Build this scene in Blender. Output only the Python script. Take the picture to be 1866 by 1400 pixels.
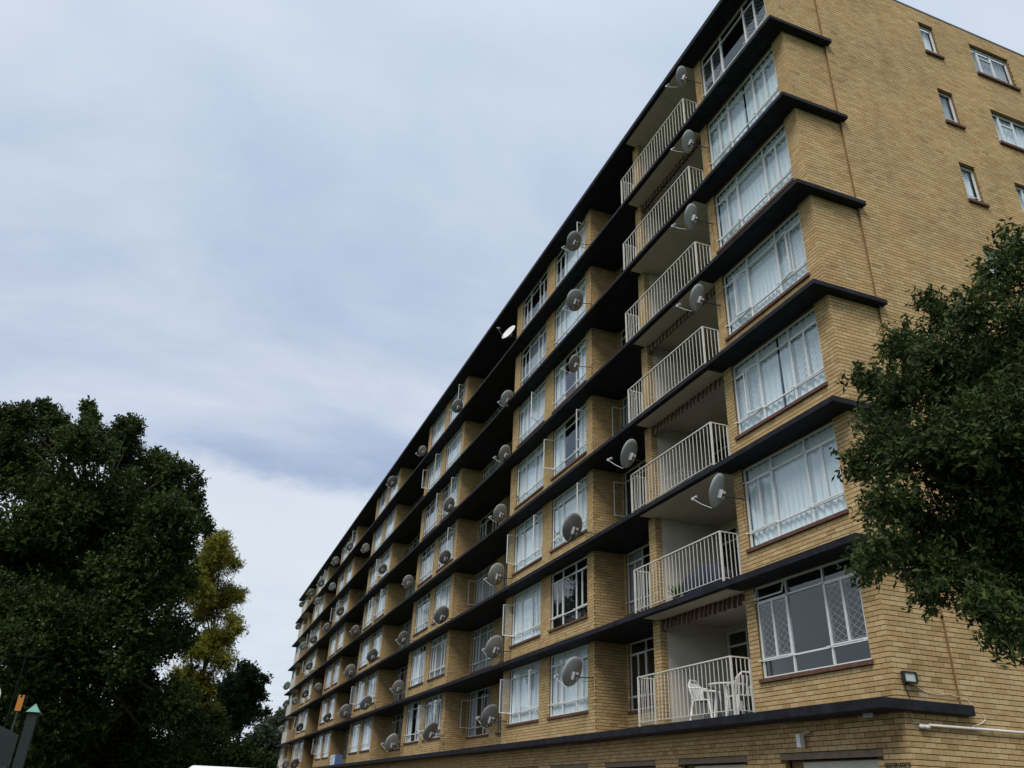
import bpy, bmesh, math, random
import numpy as np
from mathutils import Matrix, Vector

for o in list(bpy.data.objects):
    bpy.data.objects.remove(o)
SC = bpy.context.scene
COL = SC.collection
R = math.radians

# ------------------------------------------------------------------ camera, sky, sun, exposure
cam_d = bpy.data.cameras.new('camera')
cam = bpy.data.objects.new('camera', cam_d)
COL.objects.link(cam)
RT = Vector((0.358361, 0.932840, 0.037241)); UP = Vector((0.418958, -0.196339, 0.886524)); FW = Vector((-0.834297, 0.302093, 0.461182))
CAMP = Vector((10.649, -10.687, 1.647))
M = Matrix((RT, UP, -FW)).transposed().to_4x4()
M.translation = CAMP
cam.matrix_world = M
cam_d.sensor_width = 36.0
cam_d.lens = 28.09
cam_d.clip_start = 0.05
cam_d.clip_end = 2000
SC.camera = cam

SUN_TO = Vector((0.52, -0.56, 0.98)).normalized()
world = bpy.data.worlds.new('World')
SC.world = world
world.use_nodes = True
nt = world.node_tree
nt.nodes.clear()
N = nt.nodes.new; LK = nt.links.new
out = N('ShaderNodeOutputWorld'); bg = N('ShaderNodeBackground'); bg.inputs['Strength'].default_value = 0.1
sky = N('ShaderNodeTexSky'); sky.sky_type = 'NISHITA'; sky.sun_disc = False
sky.sun_elevation = math.asin(SUN_TO.z); sky.sun_rotation = math.atan2(SUN_TO.x, SUN_TO.y)
sky.air_density = 1.2; sky.dust_density = 2.0
tc = N('ShaderNodeTexCoord')
sep = N('ShaderNodeSeparateXYZ'); LK(tc.outputs['Generated'], sep.inputs[0])
def mth(op, a, b=None, clamp=False):
    n = N('ShaderNodeMath'); n.operation = op; n.use_clamp = clamp
    for i, v in enumerate((a, b)):
        if v is None: continue
        if isinstance(v, (int, float)): n.inputs[i].default_value = v
        else: LK(v, n.inputs[i])
    return n.outputs[0]
zc = mth('MAXIMUM', sep.outputs[2], 0.0)
den = mth('ADD', zc, 0.22)
px_ = mth('DIVIDE', sep.outputs[0], den); py_ = mth('DIVIDE', sep.outputs[1], den)
comb = N('ShaderNodeCombineXYZ'); LK(px_, comb.inputs[0]); LK(py_, comb.inputs[1])
def noise(vec, scale, detail, rough, dist=0.0):
    n = N('ShaderNodeTexNoise'); n.inputs['Scale'].default_value = scale; n.inputs['Detail'].default_value = detail
    n.inputs['Roughness'].default_value = rough; n.inputs['Distortion'].default_value = dist
    LK(vec, n.inputs['Vector']); return n.outputs['Fac']
mp = N('ShaderNodeMapping'); mp.inputs['Location'].default_value = (3.1, 7.7, 0); mp.inputs['Rotation'].default_value = (0, 0, R(35)); mp.inputs['Scale'].default_value = (1.0, 0.55, 1)
LK(comb.outputs[0], mp.inputs['Vector'])
n_big = noise(mp.outputs[0], 1.15, 7, 0.52, 0.35)
n_edge = noise(comb.outputs[0], 1.5, 8, 0.6, 0.2)
n_fine = noise(mp.outputs[0], 3.2, 8, 0.6, 0.3)
# the cloud deck: a bright strip of thin cloud low down, the dark base of a bank above it, then streaky grey
zz = mth('ADD', zc, mth('MULTIPLY', mth('SUBTRACT', n_edge, 0.5), 0.20))
cr = N('ShaderNodeValToRGB')
cr.color_ramp.interpolation = 'EASE'
els = cr.color_ramp.elements
STOPS = [(0.0, (0.50, 0.57, 0.67)), (0.12, (0.545, 0.615, 0.715)), (0.24, (0.64, 0.69, 0.755)), (0.325, (0.62, 0.67, 0.745)),
         (0.365, (0.335, 0.415, 0.585)), (0.44, (0.335, 0.415, 0.585)), (0.56, (0.415, 0.50, 0.64)), (0.76, (0.50, 0.585, 0.71)), (1.0, (0.86, 0.96, 1.06))]
els[0].position, els[0].color = STOPS[0][0], (*STOPS[0][1], 1)
els[1].position, els[1].color = STOPS[-1][0], (*STOPS[-1][1], 1)
for pos, c in STOPS[1:-1]:
    e = els.new(pos); e.color = (*c, 1)
LK(zz, cr.inputs[0])
# streaks of thinner, lighter cloud
lite = mth('MULTIPLY', mth('SUBTRACT', n_big, 0.42, ), 3.6, True)
lite2 = mth('ADD', mth('MULTIPLY', lite, 0.74), mth('MULTIPLY', mth('SUBTRACT', n_fine, 0.44), 0.95), True)
mx = N('ShaderNodeMix'); mx.data_type = 'RGBA'
LK(lite2, mx.inputs['Factor']); LK(cr.outputs[0], mx.inputs[6]); mx.inputs[7].default_value = (0.745, 0.795, 0.845, 1)
sc10 = N('ShaderNodeVectorMath'); sc10.operation = 'SCALE'; sc10.inputs['Scale'].default_value = 6.1
LK(mx.outputs[2], sc10.inputs[0])
mxs = N('ShaderNodeMix'); mxs.data_type = 'RGBA'; mxs.inputs['Factor'].default_value = 0.95
LK(sky.outputs[0], mxs.inputs[6]); LK(sc10.outputs[0], mxs.inputs[7])
LK(mxs.outputs[2], bg.inputs['Color']); LK(bg.outputs[0], out.inputs['Surface'])

sun_d = bpy.data.lights.new('sun', 'SUN'); sun_d.energy = 1.5; sun_d.angle = R(28); sun_d.color = (1.0, 0.95, 0.88)
sun = bpy.data.objects.new('sun', sun_d); COL.objects.link(sun)
sun.rotation_euler = SUN_TO.to_track_quat('Z', 'Y').to_euler()
sun.location = (20, -20, 40)

SC.view_settings.view_transform = 'Standard'
SC.view_settings.look = 'None'
SC.view_settings.exposure = 0.90
SC.view_settings.gamma = 1.0
SC.view_settings.use_curve_mapping = False
SC.render.engine = 'CYCLES'
SC.cycles.max_bounces = 7
SC.cycles.diffuse_bounces = 3
SC.cycles.glossy_bounces = 3
SC.cycles.transmission_bounces = 4
SC.cycles.transparent_max_bounces = 14
SC.cycles.use_denoising = True
SC.cycles.caustics_reflective = False
SC.cycles.caustics_refractive = False

# ------------------------------------------------------------------ materials
MATS = {}
def mat(name, col=(0.5, 0.5, 0.5), rough=0.7, metal=0.0, spec=0.5, var=0.0, vscale=6.0, bump=0.0, bscale=60.0):
    m = bpy.data.materials.new(name); m.use_nodes = True
    t = m.node_tree; b = t.nodes['Principled BSDF']
    b.inputs['Base Color'].default_value = (*col, 1)
    b.inputs['Roughness'].default_value = rough; b.inputs['Metallic'].default_value = metal
    b.inputs['Specular IOR Level'].default_value = spec
    if var or bump:
        tcn = t.nodes.new('ShaderNodeTexCoord')
    if var:
        n = t.nodes.new('ShaderNodeTexNoise'); n.inputs['Scale'].default_value = vscale; n.inputs['Detail'].default_value = 6
        t.links.new(tcn.outputs['Object'], n.inputs['Vector'])
        r = t.nodes.new('ShaderNodeValToRGB')
        r.color_ramp.elements[0].position = 0.3; r.color_ramp.elements[1].position = 0.72
        r.color_ramp.elements[0].color = tuple(c * (1 - var) for c in col) + (1,)
        r.color_ramp.elements[1].color = tuple(min(1, c * (1 + var * 0.7)) for c in col) + (1,)
        t.links.new(n.outputs['Fac'], r.inputs[0]); t.links.new(r.outputs[0], b.inputs['Base Color'])
    if bump:
        n2 = t.nodes.new('ShaderNodeTexNoise'); n2.inputs['Scale'].default_value = bscale; n2.inputs['Detail'].default_value = 5
        t.links.new(tcn.outputs['Object'], n2.inputs['Vector'])
        bp = t.nodes.new('ShaderNodeBump'); bp.inputs['Strength'].default_value = bump; bp.inputs['Distance'].default_value = 0.01
        t.links.new(n2.outputs['Fac'], bp.inputs['Height']); t.links.new(bp.outputs[0], b.inputs['Normal'])
    MATS[name] = m
    return m

BR_A, BR_B, BR_C = (0.335, 0.214, 0.094), (0.465, 0.322, 0.155), (0.540, 0.400, 0.208)
def brick_mat(name, source):
    m = mat(name, BR_B, 0.88, spec=0.25); t = m.node_tree; b = t.nodes['Principled BSDF']
    if source == 'attr':
        a = t.nodes.new('ShaderNodeAttribute'); a.attribute_name = 'tone'; f = a.outputs['Fac']
    else:
        a = t.nodes.new('ShaderNodeObjectInfo'); f = a.outputs['Random']
    r = t.nodes.new('ShaderNodeValToRGB'); e = r.color_ramp.elements
    e[0].position = 0.03; e[0].color = (0.335, 0.222, 0.100, 1); e[1].position = 1.0; e[1].color = (*BR_C, 1)
    x = e.new(0.12); x.color = (0.41, 0.275, 0.122, 1); x = e.new(0.5); x.color = (*BR_B, 1)
    t.links.new(f, r.inputs[0])
    g = t.nodes.new('ShaderNodeNewGeometry')
    n = t.nodes.new('ShaderNodeTexNoise'); n.inputs['Scale'].default_value = 0.55; n.inputs['Detail'].default_value = 5
    t.links.new(g.outputs['Position'], n.inputs['Vector'])
    n2 = t.nodes.new('ShaderNodeTexNoise'); n2.inputs['Scale'].default_value = 38; n2.inputs['Detail'].default_value = 4
    t.links.new(g.outputs['Position'], n2.inputs['Vector'])
    ad = t.nodes.new('ShaderNodeMath'); ad.operation = 'ADD'
    m1 = t.nodes.new('ShaderNodeMapRange'); m1.inputs['From Min'].default_value = 0.3; m1.inputs['From Max'].default_value = 0.7
    m1.inputs['To Min'].default_value = -0.12; m1.inputs['To Max'].default_value = 0.08; t.links.new(n.outputs['Fac'], m1.inputs['Value'])
    m2 = t.nodes.new('ShaderNodeMapRange'); m2.inputs['From Min'].default_value = 0.3; m2.inputs['From Max'].default_value = 0.7
    m2.inputs['To Min'].default_value = 0.86; m2.inputs['To Max'].default_value = 1.10; t.links.new(n2.outputs['Fac'], m2.inputs['Value'])
    t.links.new(m1.outputs[0], ad.inputs[0]); t.links.new(m2.outputs[0], ad.inputs[1])
    s = t.nodes.new('ShaderNodeVectorMath'); s.operation = 'SCALE'
    t.links.new(r.outputs[0], s.inputs[0]); t.links.new(ad.outputs[0], s.inputs['Scale'])
    t.links.new(s.outputs[0], b.inputs['Base Color'])
    mpn = t.nodes.new('ShaderNodeMapping'); mpn.inputs['Scale'].default_value = (2.6, 2.6, 0.22); t.links.new(g.outputs['Position'], mpn.inputs['Vector'])
    n4 = t.nodes.new('ShaderNodeTexNoise'); n4.inputs['Scale'].default_value = 1.0; n4.inputs['Detail'].default_value = 5; t.links.new(mpn.outputs[0], n4.inputs['Vector'])
    m4 = t.nodes.new('ShaderNodeMapRange'); m4.inputs['From Min'].default_value = 0.52; m4.inputs['From Max'].default_value = 0.75; m4.inputs['To Min'].default_value = 1.0; m4.inputs['To Max'].default_value = 0.88; t.links.new(n4.outputs['Fac'], m4.inputs['Value'])
    mm = t.nodes.new('ShaderNodeMath'); mm.operation = 'MULTIPLY'; t.links.new(ad.outputs[0], mm.inputs[0]); t.links.new(m4.outputs[0], mm.inputs[1]); t.links.new(mm.outputs[0], s.inputs['Scale'])
    bp = t.nodes.new('ShaderNodeBump'); bp.inputs['Strength'].default_value = 0.35; bp.inputs['Distance'].default_value = 0.004
    n3 = t.nodes.new('ShaderNodeTexNoise'); n3.inputs['Scale'].default_value = 140; t.links.new(g.outputs['Position'], n3.inputs['Vector'])
    t.links.new(n3.outputs['Fac'], bp.inputs['Height']); t.links.new(bp.outputs[0], b.inputs['Normal'])
    return m
brick_mat('brick', 'attr'); brick_mat('brick_one', 'obj')
mat('mortar', (0.080, 0.046, 0.021), 0.95, spec=0.1, var=0.3, vscale=3)
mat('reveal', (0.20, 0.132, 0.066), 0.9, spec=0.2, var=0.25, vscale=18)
def brick_far_mat():
    m = mat('brick_far', BR_B, 0.88, spec=0.2); t = m.node_tree; b = t.nodes['Principled BSDF']
    g = t.nodes.new('ShaderNodeNewGeometry'); s = t.nodes.new('ShaderNodeSeparateXYZ'); t.links.new(g.outputs['Position'], s.inputs[0])
    ad = t.nodes.new('ShaderNodeMath'); ad.operation = 'ADD'; t.links.new(s.outputs[0], ad.inputs[0]); t.links.new(s.outputs[1], ad.inputs[1])
    c = t.nodes.new('ShaderNodeCombineXYZ'); t.links.new(ad.outputs[0], c.inputs[0]); t.links.new(s.outputs[2], c.inputs[1])
    k = t.nodes.new('ShaderNodeTexBrick'); k.inputs['Scale'].default_value = 1.0; k.inputs['Mortar Size'].default_value = 0.0055
    k.inputs['Brick Width'].default_value = 0.23; k.inputs['Row Height'].default_value = 0.08548; k.offset = 0.5
    k.inputs['Color1'].default_value = (*BR_B, 1); k.inputs['Color2'].default_value = (*BR_A, 1); k.inputs['Mortar'].default_value = (0.06, 0.035, 0.016, 1)
    k.inputs['Bias'].default_value = -0.35
    t.links.new(c.outputs[0], k.inputs['Vector']); t.links.new(k.outputs['Color'], b.inputs['Base Color'])
brick_far_mat()
mat('slab_paint', (0.0115, 0.0125, 0.0185), 0.75, spec=0.22, var=0.65, vscale=3.5, bump=0.5, bscale=14)
def worn_slab():
    t = MATS['slab_paint'].node_tree; b = t.nodes['Principled BSDF']; src = b.inputs['Base Color'].links[0].from_socket
    g = t.nodes.new('ShaderNodeNewGeometry'); mp_ = t.nodes.new('ShaderNodeMapping'); mp_.inputs['Scale'].default_value = (3.0, 3.0, 0.8); t.links.new(g.outputs['Position'], mp_.inputs['Vector'])
    n = t.nodes.new('ShaderNodeTexNoise'); n.inputs['Scale'].default_value = 2.2; n.inputs['Detail'].default_value = 9; n.inputs['Roughness'].default_value = 0.7; t.links.new(mp_.outputs[0], n.inputs['Vector'])
    r = t.nodes.new('ShaderNodeMapRange'); r.inputs['From Min'].default_value = 0.58; r.inputs['From Max'].default_value = 0.74; r.inputs['To Max'].default_value = 0.55; t.links.new(n.outputs['Fac'], r.inputs['Value'])
    x = t.nodes.new('ShaderNodeMix'); x.data_type = 'RGBA'; t.links.new(r.outputs[0], x.inputs['Factor']); t.links.new(src, x.inputs[6]); x.inputs[7].default_value = (0.055, 0.054, 0.056, 1)
    t.links.new(x.outputs[2], b.inputs['Base Color'])
worn_slab()
mat('flashing', (0.17, 0.18, 0.22), 0.55, metal=0.3)
mat('plaster', (0.62, 0.58, 0.50), 0.9, spec=0.2, var=0.10, vscale=1.5)
mat('ceiling_paint', (0.60, 0.53, 0.44), 0.9, spec=0.2, var=0.10, vscale=2)
mat('white_steel', (0.70, 0.72, 0.72), 0.45, var=0.08, vscale=9)
mat('bar_grey', (0.42, 0.45, 0.46), 0.5)
mat('rail_paint', (0.60, 0.585, 0.52), 0.5, var=0.12, vscale=14)
mat('interior', (0.20, 0.185, 0.16), 0.95, spec=0.1)
mat('clay_sill', (0.125, 0.060, 0.042), 0.75, spec=0.3, var=0.4, vscale=14)
mat('dish_grey', (0.29, 0.295, 0.285), 0.55, var=0.12, vscale=3)
mat('dish_pale', (0.36, 0.39, 0.39), 0.5, var=0.08, vscale=3)
mat('dish_white', (0.66, 0.68, 0.66), 0.5)
mat('galv', (0.42, 0.42, 0.42), 0.5, metal=0.2)
mat('dark_metal', (0.02, 0.02, 0.022), 0.5)
mat('garage_paint', (0.58, 0.57, 0.48), 0.6, var=0.12, vscale=2)
mat('lintel_concrete', (0.16, 0.12, 0.09), 0.9, var=0.25, vscale=6)
mat('pvc_white', (0.72, 0.70, 0.66), 0.4)
mat('plastic_white', (0.75, 0.75, 0.74), 0.4)
mat('lamp_lens', (0.45, 0.50, 0.46), 0.25)
mat('black_paint', (0.012, 0.012, 0.012), 0.6)
mat('asphalt', (0.05, 0.05, 0.052), 0.9, var=0.25, vscale=1.5, bump=0.4, bscale=80)
mat('paving', (0.11, 0.09, 0.075), 0.9, var=0.25, vscale=2)
mat('kerb_concrete', (0.32, 0.31, 0.29), 0.9, var=0.2, vscale=3)
mat('line_paint', (0.7, 0.7, 0.68), 0.7)
mat('grass', (0.045, 0.075, 0.02), 0.95, var=0.5, vscale=1.2)
mat('bark', (0.06, 0.045, 0.032), 0.95, var=0.4, vscale=5, bump=0.6, bscale=22)
mat('green_paint', (0.10, 0.22, 0.18), 0.7, var=0.3, vscale=2)
mat('teal_cap', (0.09, 0.25, 0.20), 0.5, var=0.15, vscale=8)
mat('post_render', (0.013, 0.021, 0.020), 0.85, var=0.3, vscale=3)
mat('orange_plate', (0.45, 0.17, 0.015), 0.5)
mat('van_white', (0.78, 0.79, 0.79), 0.25, spec=0.6)
mat('tyre', (0.015, 0.015, 0.015), 0.8)
mat('van_glass', (0.01, 0.012, 0.014), 0.08)
mat('red_lens', (0.35, 0.01, 0.01), 0.2)
mat('board_blue', (0.10, 0.17, 0.34), 0.4)
mat('board_face', (0.60, 0.68, 0.74), 0.4)
mat('dark_timber', (0.012, 0.011, 0.010), 0.95, spec=0.05)
mat('cover_cloth', (0.018, 0.022, 0.045), 0.9, var=0.3, vscale=5)
mat('pot_leaf', (0.10, 0.22, 0.03), 0.7)

def glass_mat():
    m = bpy.data.materials.new('glass'); m.use_nodes = True; t = m.node_tree; t.nodes.clear()
    o = t.nodes.new('ShaderNodeOutputMaterial'); mix = t.nodes.new('ShaderNodeMixShader')
    tr = t.nodes.new('ShaderNodeBsdfTransparent'); tr.inputs['Color'].default_value = (0.97, 0.98, 0.98, 1)
    gl = t.nodes.new('ShaderNodeBsdfGlossy'); gl.inputs['Roughness'].default_value = 0.02; gl.inputs['Color'].default_value = (0.88, 0.97, 1, 1)
    g = t.nodes.new('ShaderNodeNewGeometry')
    def mm(op, a, b=None, clamp=False):
        q = t.nodes.new('ShaderNodeMath'); q.operation = op; q.use_clamp = clamp
        for k, v in enumerate((a, b)):
            if v is None: continue
            if isinstance(v, float): q.inputs[k].default_value = v
            else: t.links.new(v, q.inputs[k])
        return q.outputs[0]
    dt = t.nodes.new('ShaderNodeVectorMath'); dt.operation = 'DOT_PRODUCT'
    t.links.new(g.outputs['Incoming'], dt.inputs[0]); t.links.new(g.outputs['Normal'], dt.inputs[1])
    rf = mm('ADD', mm('MULTIPLY', mm('POWER', mm('SUBTRACT', 1.0, mm('ABSOLUTE', dt.outputs['Value']), True), 5.0), 0.92), 0.085, True)
    n = t.nodes.new('ShaderNodeTexNoise'); n.inputs['Scale'].default_value = 1.6; n.inputs['Detail'].default_value = 1
    t.links.new(g.outputs['Position'], n.inputs['Vector'])
    bp = t.nodes.new('ShaderNodeBump'); bp.inputs['Strength'].default_value = 0.10; bp.inputs['Distance'].default_value = 0.05
    t.links.new(n.outputs['Fac'], bp.inputs['Height']); t.links.new(bp.outputs[0], gl.inputs['Normal'])
    t.links.new(rf, mix.inputs[0])
    t.links.new(tr.outputs[0], mix.inputs[1]); t.links.new(gl.outputs[0], mix.inputs[2]); t.links.new(mix.outputs[0], o.inputs[0])
    MATS['glass'] = m
glass_mat()
def curtain_mat(name, col):
    m = bpy.data.materials.new(name); m.use_nodes = True; t = m.node_tree; t.nodes.clear()
    o = t.nodes.new('ShaderNodeOutputMaterial'); mix = t.nodes.new('ShaderNodeMixShader'); mix.inputs[0].default_value = 0.08
    d = t.nodes.new('ShaderNodeBsdfDiffuse'); d.inputs['Color'].default_value = (*col, 1)
    tl = t.nodes.new('ShaderNodeBsdfTranslucent'); tl.inputs['Color'].default_value = (*col, 1)
    t.links.new(d.outputs[0], mix.inputs[1]); t.links.new(tl.outputs[0], mix.inputs[2]); t.links.new(mix.outputs[0], o.inputs[0])
    MATS[name] = m
curtain_mat('net_white', (0.70, 0.81, 0.86)); curtain_mat('net_grey', (0.36, 0.40, 0.43)); curtain_mat('drape_dark', (0.16, 0.14, 0.13))
def awning_mat():
    m = mat('awning_cloth', (0.3, 0.1, 0.05), 0.9, spec=0.1); t = m.node_tree; b = t.nodes['Principled BSDF']
    g = t.nodes.new('ShaderNodeNewGeometry'); s = t.nodes.new('ShaderNodeSeparateXYZ'); t.links.new(g.outputs['Position'], s.inputs[0])
    d = t.nodes.new('ShaderNodeMath'); d.operation = 'DIVIDE'; d.inputs[1].default_value = 0.187; t.links.new(s.outputs[0], d.inputs[0])
    f = t.nodes.new('ShaderNodeMath'); f.operation = 'FRACT'; t.links.new(d.outputs[0], f.inputs[0])
    gt = t.nodes.new('ShaderNodeMath'); gt.operation = 'GREATER_THAN'; gt.inputs[1].default_value = 0.5; t.links.new(f.outputs[0], gt.inputs[0])
    x = t.nodes.new('ShaderNodeMix'); x.data_type = 'RGBA'; x.inputs[6].default_value = (0.22, 0.17, 0.13, 1); x.inputs[7].default_value = (0.075, 0.040, 0.029, 1)
    t.links.new(gt.outputs[0], x.inputs['Factor']); t.links.new(x.outputs[2], b.inputs['Base Color'])
awning_mat()
def leaf_mat(name, ca, cb, transl=0.25):
    m = bpy.data.materials.new(name); m.use_nodes = True; t = m.node_tree; t.nodes.clear()
    o = t.nodes.new('ShaderNodeOutputMaterial'); mix = t.nodes.new('ShaderNodeMixShader'); mix.inputs[0].default_value = transl
    a = t.nodes.new('ShaderNodeAttribute'); a.attribute_name = 'tone'
    r = t.nodes.new('ShaderNodeValToRGB'); r.color_ramp.elements[0].color = (*ca, 1); r.color_ramp.elements[1].color = (*cb, 1)
    t.links.new(a.outputs['Fac'], r.inputs[0])
    d = t.nodes.new('ShaderNodeBsdfPrincipled'); d.inputs['Roughness'].default_value = 0.6; d.inputs['Specular IOR Level'].default_value = 0.18
    tl = t.nodes.new('ShaderNodeBsdfTranslucent')
    t.links.new(r.outputs[0], d.inputs['Base Color']); t.links.new(r.outputs[0], tl.inputs['Color'])
    t.links.new(d.outputs[0], mix.inputs[1]); t.links.new(tl.outputs[0], mix.inputs[2]); t.links.new(mix.outputs[0], o.inputs[0])
    MATS[name] = m
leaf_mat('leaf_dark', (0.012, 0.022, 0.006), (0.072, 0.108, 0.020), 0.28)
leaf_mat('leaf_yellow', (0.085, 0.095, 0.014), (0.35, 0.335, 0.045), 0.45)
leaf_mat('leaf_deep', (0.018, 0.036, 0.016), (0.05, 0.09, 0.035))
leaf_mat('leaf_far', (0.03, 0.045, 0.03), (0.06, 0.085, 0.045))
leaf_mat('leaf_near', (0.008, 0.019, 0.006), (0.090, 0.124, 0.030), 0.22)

# ------------------------------------------------------------------ helpers
class MB:
    def __init__(self): self.v = []; self.f = []; self.m = []
    def quad(self, a, b, c, d, mi=0):
        i = len(self.v); self.v += [tuple(a), tuple(b), tuple(c), tuple(d)]; self.f.append((i, i+1, i+2, i+3)); self.m.append(mi)
    def box(self, x0, x1, y0, y1, z0, z1, mi=0):
        i = len(self.v)
        self.v += [(x0,y0,z0),(x1,y0,z0),(x1,y1,z0),(x0,y1,z0),(x0,y0,z1),(x1,y0,z1),(x1,y1,z1),(x0,y1,z1)]
        for q in ((0,3,2,1),(4,5,6,7),(0,1,5,4),(1,2,6,5),(2,3,7,6),(3,0,4,7)):
            self.f.append(tuple(i+k for k in q)); self.m.append(mi)
    def bar(self, p, q, w, mi=0, n=4, w2=None):
        p = Vector(p); q = Vector(q); d = (q - p)
        if d.length < 1e-6: return
        d.normalize(); up = Vector((0,0,1)) if abs(d.z) < 0.9 else Vector((1,0,0))
        s = d.cross(up).normalized(); u = s.cross(d); i = len(self.v); w2 = w if w2 is None else w2
        for c, ww in ((p, w), (q, w2)):
            for k in range(n):
                a = 2*math.pi*(k+0.5)/n
                self.v.append(tuple(c + s*math.cos(a)*ww + u*math.sin(a)*ww))
        for k in range(n):
            self.f.append((i+k, i+(k+1)%n, i+n+(k+1)%n, i+n+k)); self.m.append(mi)
        self.f.append(tuple(i+n-1-k for k in range(n))); self.m.append(mi)
        self.f.append(tuple(i+n+k for k in range(n))); self.m.append(mi)
    def tube(self, pts, radii, n=8, mi=0):
        i0 = len(self.v); pts = [Vector(p) for p in pts]
        for j, p in enumerate(pts):
            d = (pts[min(j+1, len(pts)-1)] - pts[max(j-1, 0)]).normalized()
            up = Vector((0,0,1)) if abs(d.z) < 0.9 else Vector((1,0,0))
            s = d.cross(up).normalized(); u = s.cross(d); r = radii[j] if hasattr(radii, '__len__') else radii
            for k in range(n):
                a = 2*math.pi*k/n; self.v.append(tuple(p + s*math.cos(a)*r + u*math.sin(a)*r))
        for j in range(len(pts)-1):
            for k in range(n):
                a = i0+j*n+k; b = i0+j*n+(k+1)%n
                self.f.append((a, b, b+n, a+n)); self.m.append(mi)
        self.f.append(tuple(i0+n-1-k for k in range(n))); self.m.append(mi)
        e = i0+(len(pts)-1)*n; self.f.append(tuple(e+k for k in range(n))); self.m.append(mi)
    def mesh(self, name, mats, smooth=False):
        me = bpy.data.meshes.new(name); me.from_pydata(self.v, [], self.f)
        for x in ([mats] if isinstance(mats, str) else mats): me.materials.append(MATS[x])
        if any(self.m): me.polygons.foreach_set('material_index', self.m)
        if smooth: me.polygons.foreach_set('use_smooth', [True]*len(self.f))
        me.update(); return me
def link(name, me, parent=None, loc=None, rotz=None, kind=None, label=None):
    o = bpy.data.objects.new(name, me); COL.objects.link(o)
    if parent is not None: o.parent = parent
    if loc is not None: o.location = loc
    if rotz is not None: o.rotation_euler = (0, 0, rotz)
    if kind: o['kind'] = kind
    if label: o['label'] = label
    return o
def thing(name, label, cat, loc=(0,0,0), group=None, rot=None):
    o = bpy.data.objects.new(name, None); COL.objects.link(o); o.location = loc; o.empty_display_size = 0.2
    if rot: o.rotation_euler = rot
    o['label'] = label; o['category'] = cat
    if group: o['group'] = group
    return o
def build(mb, name, mats, parent=None, kind=None, loc=None, label=None, smooth=False, bevel=0.0):
    me = mb.mesh(name, mats, smooth)
    if bevel:
        bm = bmesh.new(); bm.from_mesh(me)
        bmesh.ops.remove_doubles(bm, verts=bm.verts, dist=1e-5)
        bmesh.ops.bevel(bm, geom=[e for e in bm.edges if len(e.link_faces) == 2 and e.calc_face_angle(0) > 0.5], offset=bevel, segments=2, affect='EDGES', profile=0.5)
        bm.to_mesh(me); bm.free()
    return link(name, me, parent, loc, None, kind, label)
rng = random.Random(11)

# ------------------------------------------------------------------ the setting
mb = MB(); mb.quad((-900,-900,0),(900,-900,0),(900,900,0),(-900,900,0)); build(mb, 'ground', 'grass', kind='structure')
mb = MB(); mb.quad((-140,-9.2,0.004),(40,-9.2,0.004),(40,-2.2,0.004),(-140,-2.2,0.004)); mb.quad((2.2,-60,0.0045),(14,-60,0.0045),(14,-9.2,0.0045),(2.2,-9.2,0.0045))
build(mb, 'driveway', 'asphalt', kind='structure')
mb = MB(); mb.box(-95,2.5,-2.2,0.3,-0.05,0.12); mb.box(0.2,2.5,0.3,14,-0.05,0.12); build(mb, 'pavement', 'paving', kind='structure')
mb = MB(); mb.box(-95,2.62,-2.33,-2.205,-0.05,0.13); mb.box(2.505,2.62,-2.2,14,-0.05,0.13); build(mb, 'kerb', 'kerb_concrete', kind='structure')
mb = MB()
for k in range(20): mb.quad((-4.0-k*2.7,-7.2,0.009),(-3.9-k*2.7,-7.2,0.009),(-3.9-k*2.7,-2.6,0.009),(-4.0-k*2.7,-2.6,0.009))
build(mb, 'parking_marking', 'line_paint', kind='structure')

# ------------------------------------------------------------------ the apartment block
Z0, H, T = 3.3, 2.65, 0.115
TK = [0.165, 0.14, 0.125, 0.115, 0.115, 0.115, 0.115, 0.115]   # the lower slabs are deeper at the edge
OX, OY, YT = 0.22, 0.52, 1.38
XE = -88.7            # far end of the long front
DEP = 10.9
def zs(i): return Z0 + i * H          # top of slab i, floors 1..7 stand on slab 0..6
BAYS = [-10.9, -25.75, -40.6, -55.4, -70.2]
BW = 7.6
block = thing('apartment_building', 'long yellow brick apartment block with black floor slabs and white windows', 'building', (0, 0, 0))

# floor slabs
for i in range(8):
    mb = MB(); z1 = zs(i); z0 = z1 - TK[i]
    poly = [(XE-OX,-OY),(OX,-OY),(OX,YT),(-0.12,YT),(-0.12,DEP-0.2),(XE+0.12,DEP-0.2),(XE+0.12,YT),(XE-OX,YT)]
    n = len(poly); mb.v = [(x,y,z0) for x,y in poly]+[(x,y,z1) for x,y in poly]
    mb.f = [tuple(range(n-1,-1,-1)), tuple(range(n,2*n))]+[(k,(k+1)%n,n+(k+1)%n,n+k) for k in range(n)]; mb.m = [0]*len(mb.f)
    s = build(mb, 'roof_slab' if i == 7 else 'floor_slab', 'slab_paint', block, bevel=0.012)
    if i == 7:
        f = MB(); f.box(XE-OX-0.01,OX+0.01,-OY-0.012,-OY+0.10,z1+0.002,z1+0.035); f.box(OX-0.09,OX+0.01,-OY+0.102,YT,z1+0.002,z1+0.035)
        build(f, 'flashing_strip', 'flashing', s)

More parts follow.
